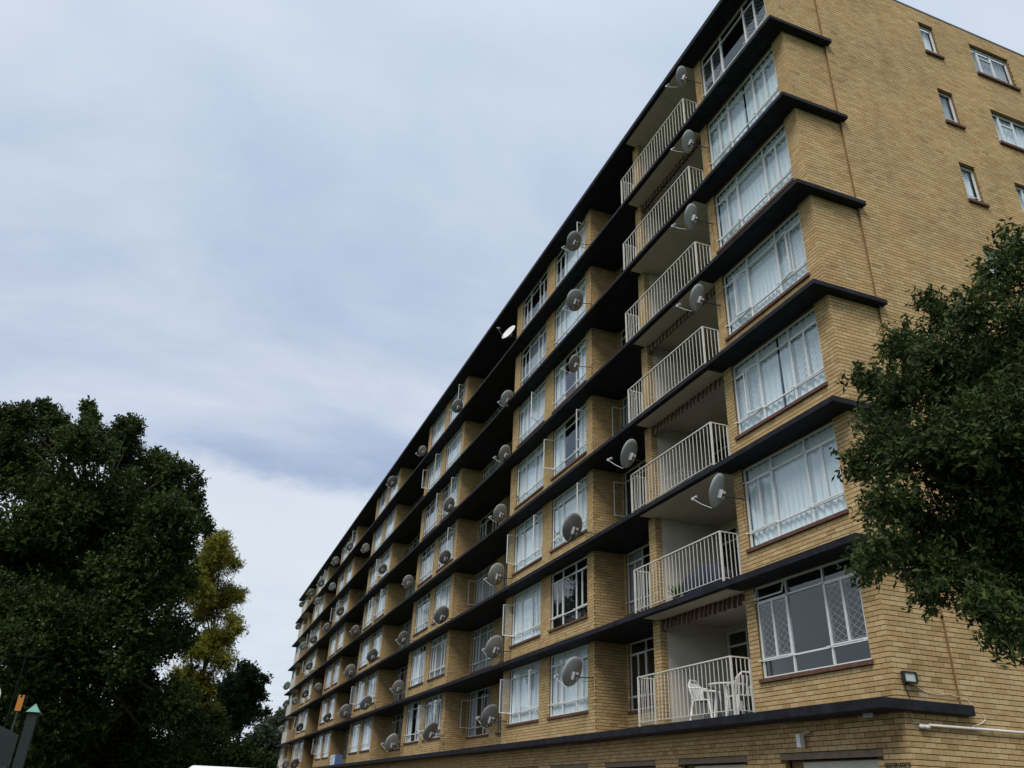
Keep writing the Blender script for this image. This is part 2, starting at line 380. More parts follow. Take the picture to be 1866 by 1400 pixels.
C = H / 31.0
GAP_Z, GAP_U = 0.0130, 0.0110
ALLB = []                                # every laid brick: wall object, centre, half sizes, u axis
def wall(name, P0, U, Nn, L, z0, z1, holes=(), phase=0.0, rev=0.09, bricks=True, u_start=0.0, u_end=None, parent=None, skip_slabs=True):
    """a brick wall: mortar sheet set back, with the bricks as their own solids in front of it"""
    P0 = Vector(P0); U = Vector(U); Nn = Vector(Nn); u_end = L if u_end is None else u_end
    us = sorted({0.0, L, *[h[0] for h in holes], *[h[1] for h in holes]}); zz_ = sorted({z0, z1, *[h[2] for h in holes], *[h[3] for h in holes]})
    mb = MB(); d = -0.014 if bricks else 0.0
    def P(u, z, dd): 
        q = P0 + U*u + Nn*dd; return (q.x, q.y, z)
    flip = U.cross(Vector((0,0,1))).dot(Nn) < 0
    def q4(a, b, c, e, mi=0):
        mb.quad(a, e, c, b, mi) if flip else mb.quad(a, b, c, e, mi)
    for a, b in zip(us, us[1:]):
        for c, e in zip(zz_, zz_[1:]):
            um, zm = (a+b)/2, (c+e)/2
            if any(h[0] < um < h[1] and h[2] < zm < h[3] for h in holes): continue
            q4(P(a,c,d), P(b,c,d), P(b,e,d), P(a,e,d))
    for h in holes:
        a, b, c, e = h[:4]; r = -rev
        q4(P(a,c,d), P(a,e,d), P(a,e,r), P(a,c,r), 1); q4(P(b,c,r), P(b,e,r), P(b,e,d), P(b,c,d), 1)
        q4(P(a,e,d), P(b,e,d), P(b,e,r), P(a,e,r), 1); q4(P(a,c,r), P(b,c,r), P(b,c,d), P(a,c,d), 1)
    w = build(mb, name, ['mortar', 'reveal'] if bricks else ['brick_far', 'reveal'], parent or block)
    if bricks:
        j0 = int(math.floor((z0 - Z0) / C)); j1 = int(math.ceil((z1 - Z0) / C))
        for j in range(j0, j1):
            a = max(Z0 + j*C, z0); b = min(Z0 + j*C + C - GAP_Z, z1)
            if b - a < 0.02: continue
            if skip_slabs and j >= 0 and (j % 31) == 30 and False: continue
            iv = [(u_start, u_end)]
            for h in holes:
                if h[2] < b - 0.012 and h[3] > a + 0.012:
                    nv = []
                    for s, e in iv:
                        if h[1] <= s or h[0] >= e: nv.append((s, e)); continue
                        if h[0] > s: nv.append((s, h[0]))
                        if h[1] < e: nv.append((h[1], e))
                    iv = nv
            off = phase + (0.115 if j % 2 else 0.0)
            k0 = int(math.floor((u_start - off) / 0.23)) - 1
            for k in range(k0, int((u_end - off) / 0.23) + 2):
                s = off + k*0.23; e = s + 0.23 - GAP_U
                for p_, q_ in iv:
                    s2, e2 = max(s, p_), min(e, q_)
                    if e2 - s2 > 0.028:
                        ALLB.append((w, P0 + U*((s2+e2)/2) + Vector((0,0,(a+b)/2)), (e2-s2)/2, (b-a)/2, U, Nn))
    return w

WH0, WH1 = 0.68, 2.505
def win_holes(x0, x1, floors=range(1, 8)): return [(x0, x1, zs(f-1)+WH0, zs(f-1)+WH1) for f in floors]
YV, XV, NF, NR = Vector((0,1,0)), Vector((-1,0,0)), Vector((0,-1,0)), Vector((1,0,0))

# ground floor front with garage openings (u runs from the corner away along -x)
GAR = [(0.63+3.63*k, 2.99+3.63*k) for k in range(6)]
wall('ground_floor_wall', (0.07,0,0), XV, NF, 22.4, 0.0, Z0-T, [(a+0.07,b+0.07,0.0,2.49) for a,b in GAR] + [(a-0.06,b+0.18,2.49,2.60) for a,b in GAR], 0.0, 0.12)
wall('ground_floor_wall', (-22.33,0,0), XV, NF, -XE-22.33, 0.0, Z0-T, (), 0.0, bricks=False)
# corner bay front
NW = (0.42, 3.40)
wall('front_wall', (0,0,0), XV, NF, 3.72, Z0, zs(7)-T, win_holes(*NW), 0.0, 0.11)
# end wall: narrow strip by the corner, then the main sheet standing a little proud
wall('corner_strip_wall', (0,0,0), YV, NR, 1.30, Z0, zs(7)-T, (), 0.115, u_start=0.0205)
GS, GB = (5.02, 5.56), (6.93, 8.45)
gh = []
for f in range(1, 8):
    z = zs(f-1); gh += [(GS[0]-1.30, GS[1]-1.30, z+1.40, z+2.60), (GB[0]-1.30, GB[1]-1.30, z+1.40, z+2.60)]
ew = wall('end_wall', (0.07,1.30,0), YV, NR, DEP-1.30, Z0-0.06, 22.36, gh, 0.05, 0.13)
mb = MB(); mb.quad((0.0705,1.3005,Z0-0.06),(0.0,1.3005,Z0-0.06),(0.0,1.3005,22.36),(0.0705,1.3005,22.36)); build(mb, 'wall_return', 'reveal', ew)
wall('end_wall_base', (0.07,0,0), YV, NR, DEP, 0.0, Z0-0.062, (), 0.115, u_start=0.0205)
mb = MB(); mb.box(-0.25,0.085,1.29,DEP,22.362,22.41); build(mb, 'coping', 'flashing', ew)
mb = MB(); mb.quad((XE,DEP,0),(XE,0,0),(XE,0,22.3),(XE,DEP,22.3)); mb.quad((0,DEP,0),(XE,DEP,0),(XE,DEP,22.3),(0,DEP,22.3)); mb.quad((XE,0.0,zs(7)+0.04),(-0.2,0.0,zs(7)+0.04),(-0.2,DEP,zs(7)+0.04),(XE,DEP,zs(7)+0.04))
build(mb, 'rear_wall', 'brick_far', block)
# balcony column and the walls of the balcony niche, near end
BX0, BX1 = -7.26, -3.72
COLX = -7.60
for i in range(7):
    a, b = zs(i), zs(i+1)-TK[i+1]
    wall('balcony_column', (BX0,0,0), XV, NF, 0.34, a, b, (), 0.11)
    wall('balcony_column', (BX0,0,0), YV, NR, 0.20, a, b, (), 0.0, u_start=0.0205)
    wall('balcony_pier', (BX1,0,0), YV, Vector((-1,0,0)), 0.20, a, b, (), 0.0, u_start=0.0205)
    mb = MB()
    mb.quad((BX0-0.002,0.20,a),(BX0-0.002,2.0,a),(BX0-0.002,2.0,b),(BX0-0.002,0.20,b))
    mb.quad((BX1+0.002,2.0,a),(BX1+0.002,0.20,a),(BX1+0.002,0.20,b),(BX1+0.002,2.0,b))
    mb.quad((BX0+1.7,2.0,a),(BX1,2.0,a),(BX1,2.0,b),(BX0+1.7,2.0,b)); mb.quad((BX0,2.0,a+2.35),(BX0+1.7,2.0,a+2.35),(BX0+1.7,2.0,b),(BX0,2.0,b))
    build(mb, 'balcony_wall', 'plaster', block)
    mb = MB(); mb.box(BX0-0.10,BX1-0.06,-0.385,0.0,b-0.012,b-0.002); mb.box(BX0+0.003,BX1-0.003,0.0,1.998,b-0.012,b-0.002)
    build(mb, 'balcony_ceiling', 'ceiling_paint', block)
    dr = thing('balcony_door', '', '', (BX0+0.02, 1.98, a)); del dr['label'], dr['category']; dr.parent = block
    f = MB(); w_ = 1.66
    for x in (0, 0.80, w_-0.04): f.box(x,x+0.05,-0.03,0.03,0,2.35)
    for z in (0.0,1.98,2.31): f.box(0.05,w_-0.04,-0.025,0.025,z,z+0.045)
    build(f, 'frame', 'white_steel', dr)
    g = MB(); g.quad((0.05,0,0.045),(0.80,0,0.045),(0.80,0,1.98),(0.05,0,1.98)); build(g, 'pane', 'glass', dr)
    g = MB(); g.quad((0.85,0,0.045),(w_-0.04,0,0.045),(w_-0.04,0,1.98),(0.85,0,1.98)); build(g, 'pane', 'glass', dr)
    g = MB(); g.quad((0.05,0,2.025),(w_-0.04,0,2.025),(w_-0.04,0,2.31),(0.05,0,2.31)); build(g, 'pane', 'glass', dr)
# side of the balcony facing the recess
wall('recess_side_wall', (COLX,0,0), YV, Vector((-1,0,0)), 1.0, Z0, zs(7)-T, (), 0.0, bricks=False)
# recess beside the balcony
RW0 = (0.30, 3.15)      # measured from the balcony side
wall('recess_wall', (COLX,1.0,0), XV, NF, -BAYS[0]+COLX, Z0, zs(7)-T, win_holes(*RW0), 0.05, 0.10)
# projecting bays and the recesses between them
BWIN = ((0.50, 3.30), (4.15, 6.92))
for bi, xr in enumerate(BAYS):
    br = bi < 3
    hs = win_holes(*BWIN[0]) + win_holes(*BWIN[1])
    wall('bay_wall', (xr,0,0), XV, NF, BW, Z0, zs(7)-T, hs, 0.03, 0.10, bricks=br)
    wall('bay_side_wall', (xr,0,0), YV, NR, 1.0, Z0, zs(7)-T, (), 0.10, bricks=br, u_start=0.0205)
    wall('bay_side_wall', (xr-BW,0,0), YV, Vector((-1,0,0)), 1.0, Z0, zs(7)-T, (), 0.0, bricks=False)
    xn = BAYS[bi+1] if bi < 4 else -81.1
    Lr = (xr-BW) - xn
    hs = win_holes(Lr-3.05, Lr-0.26)
    if bi < 4: hs += win_holes(Lr-4.65, Lr-4.13)
    wall('recess_wall', (xr-BW,1.0,0), XV, NF, Lr, Z0, zs(7)-T, hs, 0.0, 0.10, bricks=bi < 2)
# far end: balcony and end bay mirror the near end
wall('front_wall', (-85.0,0,0), XV, NF, 3.7, Z0, zs(7)-T, win_holes(0.30, 3.28), bricks=False)
wall('bay_side_wall', (-85.0,0,0), YV, NR, 2.0, Z0, zs(7)-T, (), bricks=False)
wall('balcony_column', (-81.1,0,0), XV, NF, 0.34, Z0, zs(7)-T, (), bricks=False)
wall('balcony_column', (-81.1,0,0), YV, NR, 1.0, Z0, zs(7)-T, (), bricks=False)
mb = MB(); mb.quad((-85,2.0,Z0),(-81.1,2.0,Z0),(-81.1,2.0,zs(7)-T),(-85,2.0,zs(7)-T)); build(mb, 'balcony_wall', 'plaster', block)
for i in range(7):
    b = zs(i+1)-TK[i+1]; mb = MB(); mb.box(-84.95,-81.3,-0.385,1.99,b-0.012,b-0.002); build(mb, 'balcony_ceiling', 'ceiling_paint', block)
# rooms behind the windows
mb = MB(); mb.quad((XE,4.6,Z0),(-0.3,4.6,Z0),(-0.3,4.6,zs(7)-T),(XE,4.6,zs(7)-T))
xs_ = [-0.35, -3.60, COLX+0.1]
for xr in BAYS: xs_ += [xr-0.05, xr-3.72, xr-BW+0.05]
xs_ += [-81.2, -85.1, XE+0.3]
for x in xs_:
    y0 = 0.15 if x not in (COLX+0.1,) else 2.05
    mb.quad((x,y0,Z0),(x,4.6,Z0),(x,4.6,zs(7)-T),(x,y0,zs(7)-T))
mb.quad((-24,0.9,0),(0,0.9,0),(0,0.9,Z0-T),(-24,0.9,Z0-T))
build(mb, 'room_wall', 'interior', block)

# lay the bricks: the 300 that show largest are pieces of their own, the rest are one mesh per wall
def px_area(b):
    w, c, hu, hz, U, Nn = b
    d = Vector(c) - CAMP; z = d.dot(FW)
    if z < 1: return -1
    u = d.dot(RT)/z*1456/933; v = d.dot(UP)/z*1456/700
    if abs(u) > 0.985 or abs(v) > 0.98: return -1
    dn = d.normalized()
    if -dn.dot(Nn) <= 0: return -1
    return 4*hu*hz*(-dn.dot(Nn))/(z*z)
full = [i for i, b in enumerate(ALLB) if abs(b[2]*2-(0.23-GAP_U)) < 1e-4 and abs(b[3]*2-(C-GAP_Z)) < 1e-4]
full.sort(key=lambda i: -px_area(ALLB[i]))
single = set(full[:300])
BD = 0.021
def brick_box(hu, hz):
    m = MB(); m.box(-hu,hu,-BD,0,-hz,hz); return m.mesh('brick', 'brick_one')
BM = brick_box((0.23-GAP_U)/2, (C-GAP_Z)/2)
for i in sorted(single):
    w, c, hu, hz, U, Nn = ALLB[i]
    o = link('brick', BM, w, c + Nn*rng.uniform(-0.001,0.0015))
    o.rotation_euler = (0, rng.gauss(0,0.003), math.atan2(Nn.y, Nn.x)-math.pi/2)
by = {}
for i, b in enumerate(ALLB):
    if i not in single: by.setdefault(b[0].name, []).append(b)
for wn, L in by.items():
    n = len(L); V = np.zeros((n,8,3)); 
    c = np.array([tuple(b[1]) for b in L]); hu = np.array([b[2] for b in L])[:,None]; hz = np.array([b[3] for b in L])[:,None]
    U = np.array([tuple(b[4]) for b in L]); Nn = np.array([tuple(b[5]) for b in L]); Zv = np.array([[0,0,1.0]])
    r_ = np.random.RandomState(len(wn)*7+n); c = c + Nn*r_.uniform(-0.0012,0.0012,(n,1)) + Zv*r_.normal(0,0.0006,(n,1))
    for k,(su,sd,sz) in enumerate(((-1,0,-1),(1,0,-1),(1,0,1),(-1,0,1),(-1,1,-1),(1,1,-1),(1,1,1),(-1,1,1))):
        V[:,k] = c + U*hu*su - Nn*BD*sd + Zv*hz*sz
    base = np.arange(n)[:,None]*8
    pat = np.array([[0,1,2,3],[1,5,6,2],[3,2,6,7],[4,0,3,7],[4,5,1,0]])
    F = (base[:,:,None]+pat[None]).reshape(-1,4)
    me = bpy.data.meshes.new('brickwork'); me.from_pydata(V.reshape(-1,3).tolist(), [], F.tolist()); me.materials.append(MATS['brick'])
    a = me.attributes.new('tone','FLOAT','FACE'); a.data.foreach_set('value', np.repeat(r_.beta(2.2,2.2,n),5).astype(np.float32))
    link('brickwork', me, bpy.data.objects[wn], None, None, 'stuff')

# ------------------------------------------------------------------ windows
WM = {}
FT = 0.036
def win_meshes(W):
    key = round(W,2)
    if key in WM: return WM[key]
    Hh = WH1-WH0; a = 0.32*W; b = W-a; t1, t2 = 0.345, Hh-0.32
    d = {}
    f = MB()
    f.box(0,W,-0.02,0.02,0,FT); f.box(0,W,-0.02,0.02,Hh-FT,Hh); f.box(0,FT,-0.02,0.02,FT,Hh-FT); f.box(W-FT,W,-0.02,0.02,FT,Hh-FT)
    for x in (a,b): f.box(x-FT/2,x+FT/2,-0.024,0.02,FT,Hh-FT)
    for z in (t1,t2):
        for x0,x1 in ((FT,a-FT/2),(a+FT/2,b-FT/2),(b+FT/2,W-FT)): f.box(x0,x1,-0.022,0.02,z-0.016,z+0.016)
    for x in (0.02,a,b,W-0.02):                       # stays and hinge knuckles that stand off the frame
        f.box(x-0.075,x+0.02,-0.085,-0.066,t1-0.012,t1+0.012); f.box(x-0.012,x+0.012,-0.07,-0.02,t1-0.012,t1+0.012)
        f.box(x-0.05,x+0.02,-0.06,-0.045,t2-0.010,t2+0.010); f.box(x-0.010,x+0.010,-0.05,-0.02,t2-0.010,t2+0.010)
    d['frame'] = f.mesh('window_frame', 'white_steel')
    lw = (a-FT-FT/2)/2; lh = t2-t1-0.032
    d.update(a=a,b=b,t1=t1,t2=t2,lw=lw,lh=lh,H=Hh,W=W)
    for s,nm in ((1,'leafp'),(-1,'leafn')):
        for glz in (0,1):
            m = MB(); q = 0.026
            def bx(x0,x1,z0,z1): m.box(min(s*x0,s*x1),max(s*x0,s*x1),-0.028,0.002,z0,z1)
            bx(0.002,lw-0.002,0,q); bx(0.002,lw-0.002,lh-q,lh); bx(0.002,q,q,lh-q); bx(lw-q,lw-0.002,q,lh-q)
            if glz:
                xa,xb = sorted((s*q,s*(lw-q))); m.quad((xa,-0.012,q),(xb,-0.012,q),(xb,-0.012,lh-q),(xa,-0.012,lh-q),1)
            d[nm+str(glz)] = m.mesh('casement', ['white_steel','glass'])
        m = MB(); xa,xb = sorted((s*0.026,s*(lw-0.026))); m.quad((xa,-0.012,0.026),(xb,-0.012,0.026),(xb,-0.012,lh-0.026),(xa,-0.012,lh-0.026)); d['pane'+nm[-1]] = m.mesh('pane','glass')
    rects = [(FT,a-FT/2,FT,t1-0.016),(a+FT/2,b-FT/2,FT,t1-0.016),(b+FT/2,W-FT,FT,t1-0.016),(a+FT/2,b-FT/2,t1+0.016,t2-0.016),
             (FT,a-FT/2,t2+0.016,Hh-FT),(a+FT/2,b-FT/2,t2+0.016,Hh-FT),(b+FT/2,W-FT,t2+0.016,Hh-FT)]
    d['rects'] = rects; d['panes'] = []
    g = MB()
    for x0,x1,z0,z1 in rects:
        g.quad((x0,0,z0),(x1,0,z0),(x1,0,z1),(x0,0,z1)); m = MB(); m.quad((x0,0,z0),(x1,0,z0),(x1,0,z1),(x0,0,z1)); d['panes'].append(m.mesh('pane','glass'))
    d['glazing'] = g.mesh('glazing','glass')
    s = MB(); s.box(-0.06,W+0.04,-0.125,0.0,-0.078,-0.006); d['sill'] = s.mesh('sill','clay_sill')
    # vent leaf standing open (top light)
    m = MB(); w = a-FT*1.5; h = Hh-FT-t2-0.016
    for bxs in ((0,w,0,0.022),(0,w,h-0.022,h),(0,0.022,0.022,h-0.022),(w-0.022,w,0.022,h-0.022)): m.box(bxs[0],bxs[1],-0.03,-0.005,bxs[2]-h,bxs[3]-h)
    m.quad((0.02,-0.015,-h+0.02),(w-0.02,-0.015,-h+0.02),(w-0.02,-0.015,-0.02),(0.02,-0.015,-0.02),1)
    d['vent'] = m.mesh('vent_leaf',['white_steel','glass'])
    # welded diamond bars behind the side lights
    m = MB(); pw = lw-0.05
    nz = 7; nx = 2
    dx = pw/nx; dz = (lh-0.12)/nz
    for j in range(nz):
        for k in range(nx):
            x0 = 0.025+k*dx; z0_ = 0.06+j*dz
            m.bar((x0,0,z0_),(x0+dx,0,z0_+dz),0.0032); m.bar((x0+dx,0,z0_),(x0,0,z0_+dz),0.0032)
    for x in (0.025,0.025+pw): m.bar((x,0,0.03),(x,0,lh-0.03),0.005)
    for z in (0.06,lh-0.06): m.bar((0.0,0,z),(lw,0,z),0.005)
    d['bars'] = m.mesh('burglar_bars','bar_grey')
    # curtains: pleated cloth
    d['curtain'] = []
    for v in range(6):
        r_ = random.Random(v*13+int(W*100)); nseg = 64; d['curtain'].append([])
        spans = [[(0.0,1.0)],[(0.0,0.52),(0.54,1.0)],[(0.0,0.30),(0.72,1.0)],[(0.0,1.0)],[(0.28,1.0)],[(0.0,0.44),(0.80,1.0)]][v]
        ztop = Hh-0.02; 
        for s0,s1 in spans:
            m = MB()
            ph = r_.uniform(0,6); prev = None; fr = r_.uniform(52,75)
            for k in range(int(nseg*(s1-s0))+1):
                x = W*(s0+(s1-s0)*k/int(nseg*(s1-s0))); amp = 0.017+0.007*math.sin(x*3.1+ph)
                y = 0.062+amp*math.sin(x*fr*0.55+ph+1.2*math.sin(x*4.3))
                y2 = 0.062+amp*1.25*math.sin(x*fr*0.55+ph+0.5+1.3*math.sin(x*4.3))
                cur = ((x,y2,-0.4),(x,y,ztop))
                if prev: m.quad(prev[0],cur[0],cur[1],prev[1])
                prev = cur
            d['curtain'][-1].append(m)
    d['curt_me'] = {}
    WM[key] = d
    return d
def curtain_mesh(d, v, mname):
    k = (v, mname)
    if k not in d['curt_me']: d['curt_me'][k] = [c.mesh('curtain', mname, True) for c in d['curtain'][v]]
    return d['curt_me'][k]
def window(x_left, W, y, z, near=False, opens=(0,0,0,0), curtain=None, cm='net_white', bars=False, vent=False, sill=True):
    """x_left is the end away from the corner; opens = opening angle of the four side leaves in order"""
    d = win_meshes(W)
    w = bpy.data.objects.new('window', None); COL.objects.link(w); w.parent = block; w.location = (x_left, y, z); w.empty_display_size = 0.1
    link('frame', d['frame'], w)
    if sill: link('sill', d['sill'], w)
    if near:
        for k, pm in enumerate(d['panes']):
            if vent and k == 4: continue
            link('pane', pm, w)
    else: link('glazing', d['glazing'], w)
    if vent: 
        o = link('vent_leaf', d['vent'], w, (FT, -0.01, d['H']-FT)); o.rotation_euler = (R(-18),0,0)
    lw = d['lw']; W_ = d['W']; zb = d['t1']+0.016
    hinge = [(FT,1),(d['a']-FT/2,-1),(d['b']+FT/2,1),(W_-FT,-1)]
    for k,(hx,s) in enumerate(hinge):
        an = R(opens[k]); rz = -an if s > 0 else an
        link('casement', d[('leafp' if s > 0 else 'leafn')+('0' if near else '1')], w, (hx,-0.002,zb), rz)
        if near: link('pane', d['pane'+('p' if s > 0 else 'n')], w, (hx,-0.002,zb), rz)
        if bars: link('burglar_bars', d['bars'], w, (hx if s > 0 else hx-lw, 0.026, zb))
    if curtain is not None: [link('curtain', c, w) for c in curtain_mesh(d, curtain, cm)]
    return w
yF = 0.075
# corner bay windows, first floor upwards
NEAR = {1: dict(curtain=None, bars=True, vent=True), 2: dict(curtain=0), 3: dict(curtain=1, bars=True, opens=(0,14,0,0)), 4: dict(curtain=3, bars=True, opens=(0,12,10,0)),
        5: dict(curtain=0), 6: dict(curtain=1), 7: dict(curtain=None, bars=True)}
for f in range(1, 8): window(-NW[1], NW[1]-NW[0], yF, zs(f-1)+WH0, near=True, **NEAR[f])
# recess beside the balcony
R0 = {4: (95,0,0,0), 3: (95,0,0,0)}
for f in range(1, 8): window(COLX-RW0[1], RW0[1]-RW0[0], 1.0+yF, zs(f-1)+WH0, opens=R0.get(f,(0,0,0,0)), curtain=[None,2,None,1,None,0,2][f-1] , cm='net_grey')
OP = {(0,0,7):(0,0,0,95),(0,0,4):(100,0,0,88),(0,0,3):(0,0,0,95),(0,1,5):(0,0,60,0),(0,1,4):(22,0,0,0),(0,1,3):(80,0,0,92),(0,1,2):(105,0,0,0),(0,1,1):(108,0,0,82),
      (0,0,2):(0,0,0,0),(0,0,1):(0,0,0,0),(0,0,5):(0,0,0,0),(0,0,6):(0,0,0,0),(0,1,6):(0,0,0,0),(0,1,7):(0,0,0,0)}
CU = {(0,0,2):None,(0,1,7):None,(0,1,6):4,(0,0,1):0,(0,0,3):0,(0,1,4):0,(0,1,3):1}
for bi, xr in enumerate(BAYS):
    for wi,(u0,u1) in enumerate(BWIN):
        for f in range(1, 8):
            op = OP.get((bi,wi,f))
            if op is None:
                c = rng.random()
                op = (rng.choice((80,95,105)),0,0,0) if c < 0.20 else (rng.choice((85,100)),0,0,rng.choice((80,92))) if c < 0.38 else (0,0,0,90) if c < 0.5 else (0,0,0,0)
            cu = CU.get((bi,wi,f), rng.choice((0,1,1,2,4,5,0,3)))
            cm = rng.choice(('net_white','net_white','net_white','net_grey'))
            window(xr-u1, u1-u0, yF, zs(f-1)+WH0, near=(bi == 0), opens=op, curtain=cu, cm=cm)
    xn = BAYS[bi+1] if bi < 4 else -81.1
    for f in range(1, 8):
        op = (95,0,0,0) if rng.random() < 0.35 else (0,0,0,0)
        if bi == 0: op = {1:(100,0,0,92),3:(95,0,0,0)}.get(f,(0,0,0,0))
        window(xn+0.26, 2.79, 1.0+yF, zs(f-1)+WH0, opens=op, curtain=rng.choice((0,1,2,None)), cm='net_grey')
        if bi < 4:
            g = MB(); w_, h_ = 0.52, WH1-WH0
            g.box(0,w_,-0.02,0.02,0,0.035); g.box(0,w_,-0.02,0.02,h_-0.035,h_); g.box(0,0.035,-0.02,0.02,0.035,h_-0.035); g.box(w_-0.035,w_,-0.02,0.02,0.035,h_-0.035); g.box(0.035,w_-0.035,-0.02,0.02,0.6,0.63)
            we = bpy.data.objects.new('small_window', None); COL.objects.link(we); we.parent = block; we.location = (xn+4.13,1.0+yF,zs(f-1)+WH0)
            build(g,'frame','white_steel',we); g = MB(); g.quad((0.03,0,0.03),(w_-0.03,0,0.03),(w_-0.03,0,h_-0.03),(0.03,0,h_-0.03)); build(g,'glazing','glass',we)
            g = MB(); g.box(-0.04,w_+0.04,-0.16,0,-0.085,-0.006); build(g,'sill','clay_sill',we)
for f in range(1, 8): window(-88.28, 2.98, yF, zs(f-1)+WH0, opens=(0,0,0,0), curtain=rng.choice((0,1,3)))

# end wall windows (face +x)
xg = 0.07-0.10
for f in range(1, 8):
    z = zs(f-1)+1.40; hh = 1.20
    for nm,(y0,y1) in (('bathroom_window',GS),('kitchen_window',GB)):
        we = bpy.data.objects.new(nm, None); COL.objects.link(we); we.parent = block; we.location = (xg, y0, z)
        W_ = y1-y0; g = MB(); t_ = 0.04
        g.box(-0.02,0.02,0,W_,0,t_); g.box(-0.02,0.02,0,W_,hh-t_,hh); g.box(-0.02,0.02,0,t_,t_,hh-t_); g.box(-0.02,0.02,W_-t_,W_,t_,hh-t_)
        if nm == 'kitchen_window':
            a, b = 0.34, 0.86
            for y in (a,b): g.box(-0.02,0.025,y-0.02,y+0.02,t_,hh-t_)
            g.box(-0.02,0.022,a+0.02,b-0.02,0.86,0.90)
            rc = [(t_,a-0.02,t_,hh-t_),(a+0.02,b-0.02,t_,0.86),(a+0.02,b-0.02,0.90,hh-t_),(b+0.02,W_-t_,t_,hh-t_)]
        else:
            g.box(0.04,0.055,0.02,W_-0.02,0.20,0.215); g.box(0.02,0.05,W_-0.03,W_-0.015,0.20,0.215)
            rc = [(t_,W_-t_,t_,hh-t_)]
        build(g, 'frame', 'white_steel', we)
        for y0_,y1_,a_,b_ in rc:
            g = MB(); g.quad((0,y0_,a_),(0,y1_,a_),(0,y1_,b_),(0,y0_,b_)); build(g,'pane','glass',we)
        g = MB()
        nb = max(2,round((W_+0.12)/0.086))
        for k in range(nb):
            y = -0.06+k*(W_+0.12)/nb; g.box(0.0,0.165,y+0.005,y+(W_+0.12)/nb-0.005,-0.085,-0.004)
        build(g, 'sill', 'clay_sill', we)
        cu = MB(); prev = None
        for k in range(int(W_*26)+1):
            y = W_*k/int(W_*26); x = -0.10-0.02*math.sin(y*40+f)
            if prev is not None: cu.quad((prev[1],prev[0],0.0),(x,y,0.0),(x,y,hh),(prev[1],prev[0],hh))
            prev = (y,x)
        build(cu, 'curtain', 'net_white' if (f+len(nm)) % 3 else 'net_grey', we)

# ------------------------------------------------------------------ balcony railings, awnings
RX0, RX1, RY = -7.71, -3.80, -0.42
bal = MB(); bal.box(-0.0066,0.0066,-0.0066,0.0066,0.115,1.12); BAL = bal.mesh('baluster','rail_paint')
pst = MB(); pst.box(-0.02,0.02,-0.02,0.02,0.0,1.12); PST = pst.mesh('post','rail_paint')
for i in range(7):
    z = zs(i); r = bpy.data.objects.new('balcony_railing', None); COL.objects.link(r); r.parent = block; r.location = (0,0,z)
    m = MB(); m.box(RX0,RX1,RY-0.02,RY+0.02,1.12,1.145); m.box(RX0,RX0+0.03,RY+0.02,0.02,1.12,1.145); m.box(RX1-0.03,RX1,RY+0.02,0.04,1.12,1.145); build(m,'top_rail','rail_paint',r)
    m = MB(); m.box(RX0+0.02,RX1-0.02,RY-0.008,RY+0.008,0.10,0.114); m.box(RX0+0.007,RX0+0.023,RY+0.02,0.02,0.10,0.114); m.box(RX1-0.023,RX1-0.007,RY+0.02,0.04,0.10,0.114); build(m,'bottom_rail','rail_paint',r)
    for x,y in ((RX0+0.02,RY),(RX1-0.02,RY),(RX0+0.02,0.02),(RX1-0.02,0.04)): link('post',PST,r,(x,y,0))
    nb = 25
    for k in range(1,nb): link('baluster',BAL,r,(RX0+0.02+(RX1-RX0-0.04)*k/nb+rng.uniform(-0.004,0.004),RY,0))
    for k in range(1,4):
        link('baluster',BAL,r,(RX1-0.015,RY+0.02+0.43*k/4,0)); link('baluster',BAL,r,(RX0+0.015,RY+0.02+0.43*k/4,0))
fx = MB()
for k in range(27): x = -85.0+k*0.15; fx.box(x-0.01,x+0.01,RY-0.008,RY+0.008,0.1,1.12)
fx.box(-85.0,-81.0,RY-0.02,RY+0.02,1.12,1.15); fx.box(-81.02,-81.0,RY,0.0,1.12,1.15)
for k in range(4): fx.box(-81.02,-81.0,RY+0.1*k,RY+0.1*k+0.016,0.0,1.12)
FXM = fx.mesh('far_railing','rail_paint')
for i in range(7): link('balcony_railing', FXM, block, (0,0,zs(i)), kind='stuff')
for f in (1,3,4,6):
    zt = zs(f)-TK[f]; aw = bpy.data.objects.new('awning', None); COL.objects.link(aw); aw.parent = block
    m = MB(); n = 110; x0, x1 = -7.22, -3.84; prev = None
    ph = rng.uniform(0,3)
    for k in range(n+1):
        x = x0+(x1-x0)*k/n; y = 0.05+0.022*math.sin(x*33.6+ph)+0.012*math.sin(x*9)
        zb = zt-0.30+0.022*abs(math.sin(x*math.pi/0.374)); cur = ((x,y+0.035,zt-0.015),(x,y,zt-0.16),(x,y-0.012,zb))
        if prev:
            m.quad(prev[1],cur[1],cur[0],prev[0]); m.quad(prev[2],cur[2],cur[1],prev[1])
        prev = cur
    build(m,'valance','awning_cloth',aw,smooth=True)
    m = MB(); m.tube([(x0,0.16,zt-0.09),(x1,0.16,zt-0.09)],0.06,10); build(m,'roller','awning_cloth',aw,smooth=True)

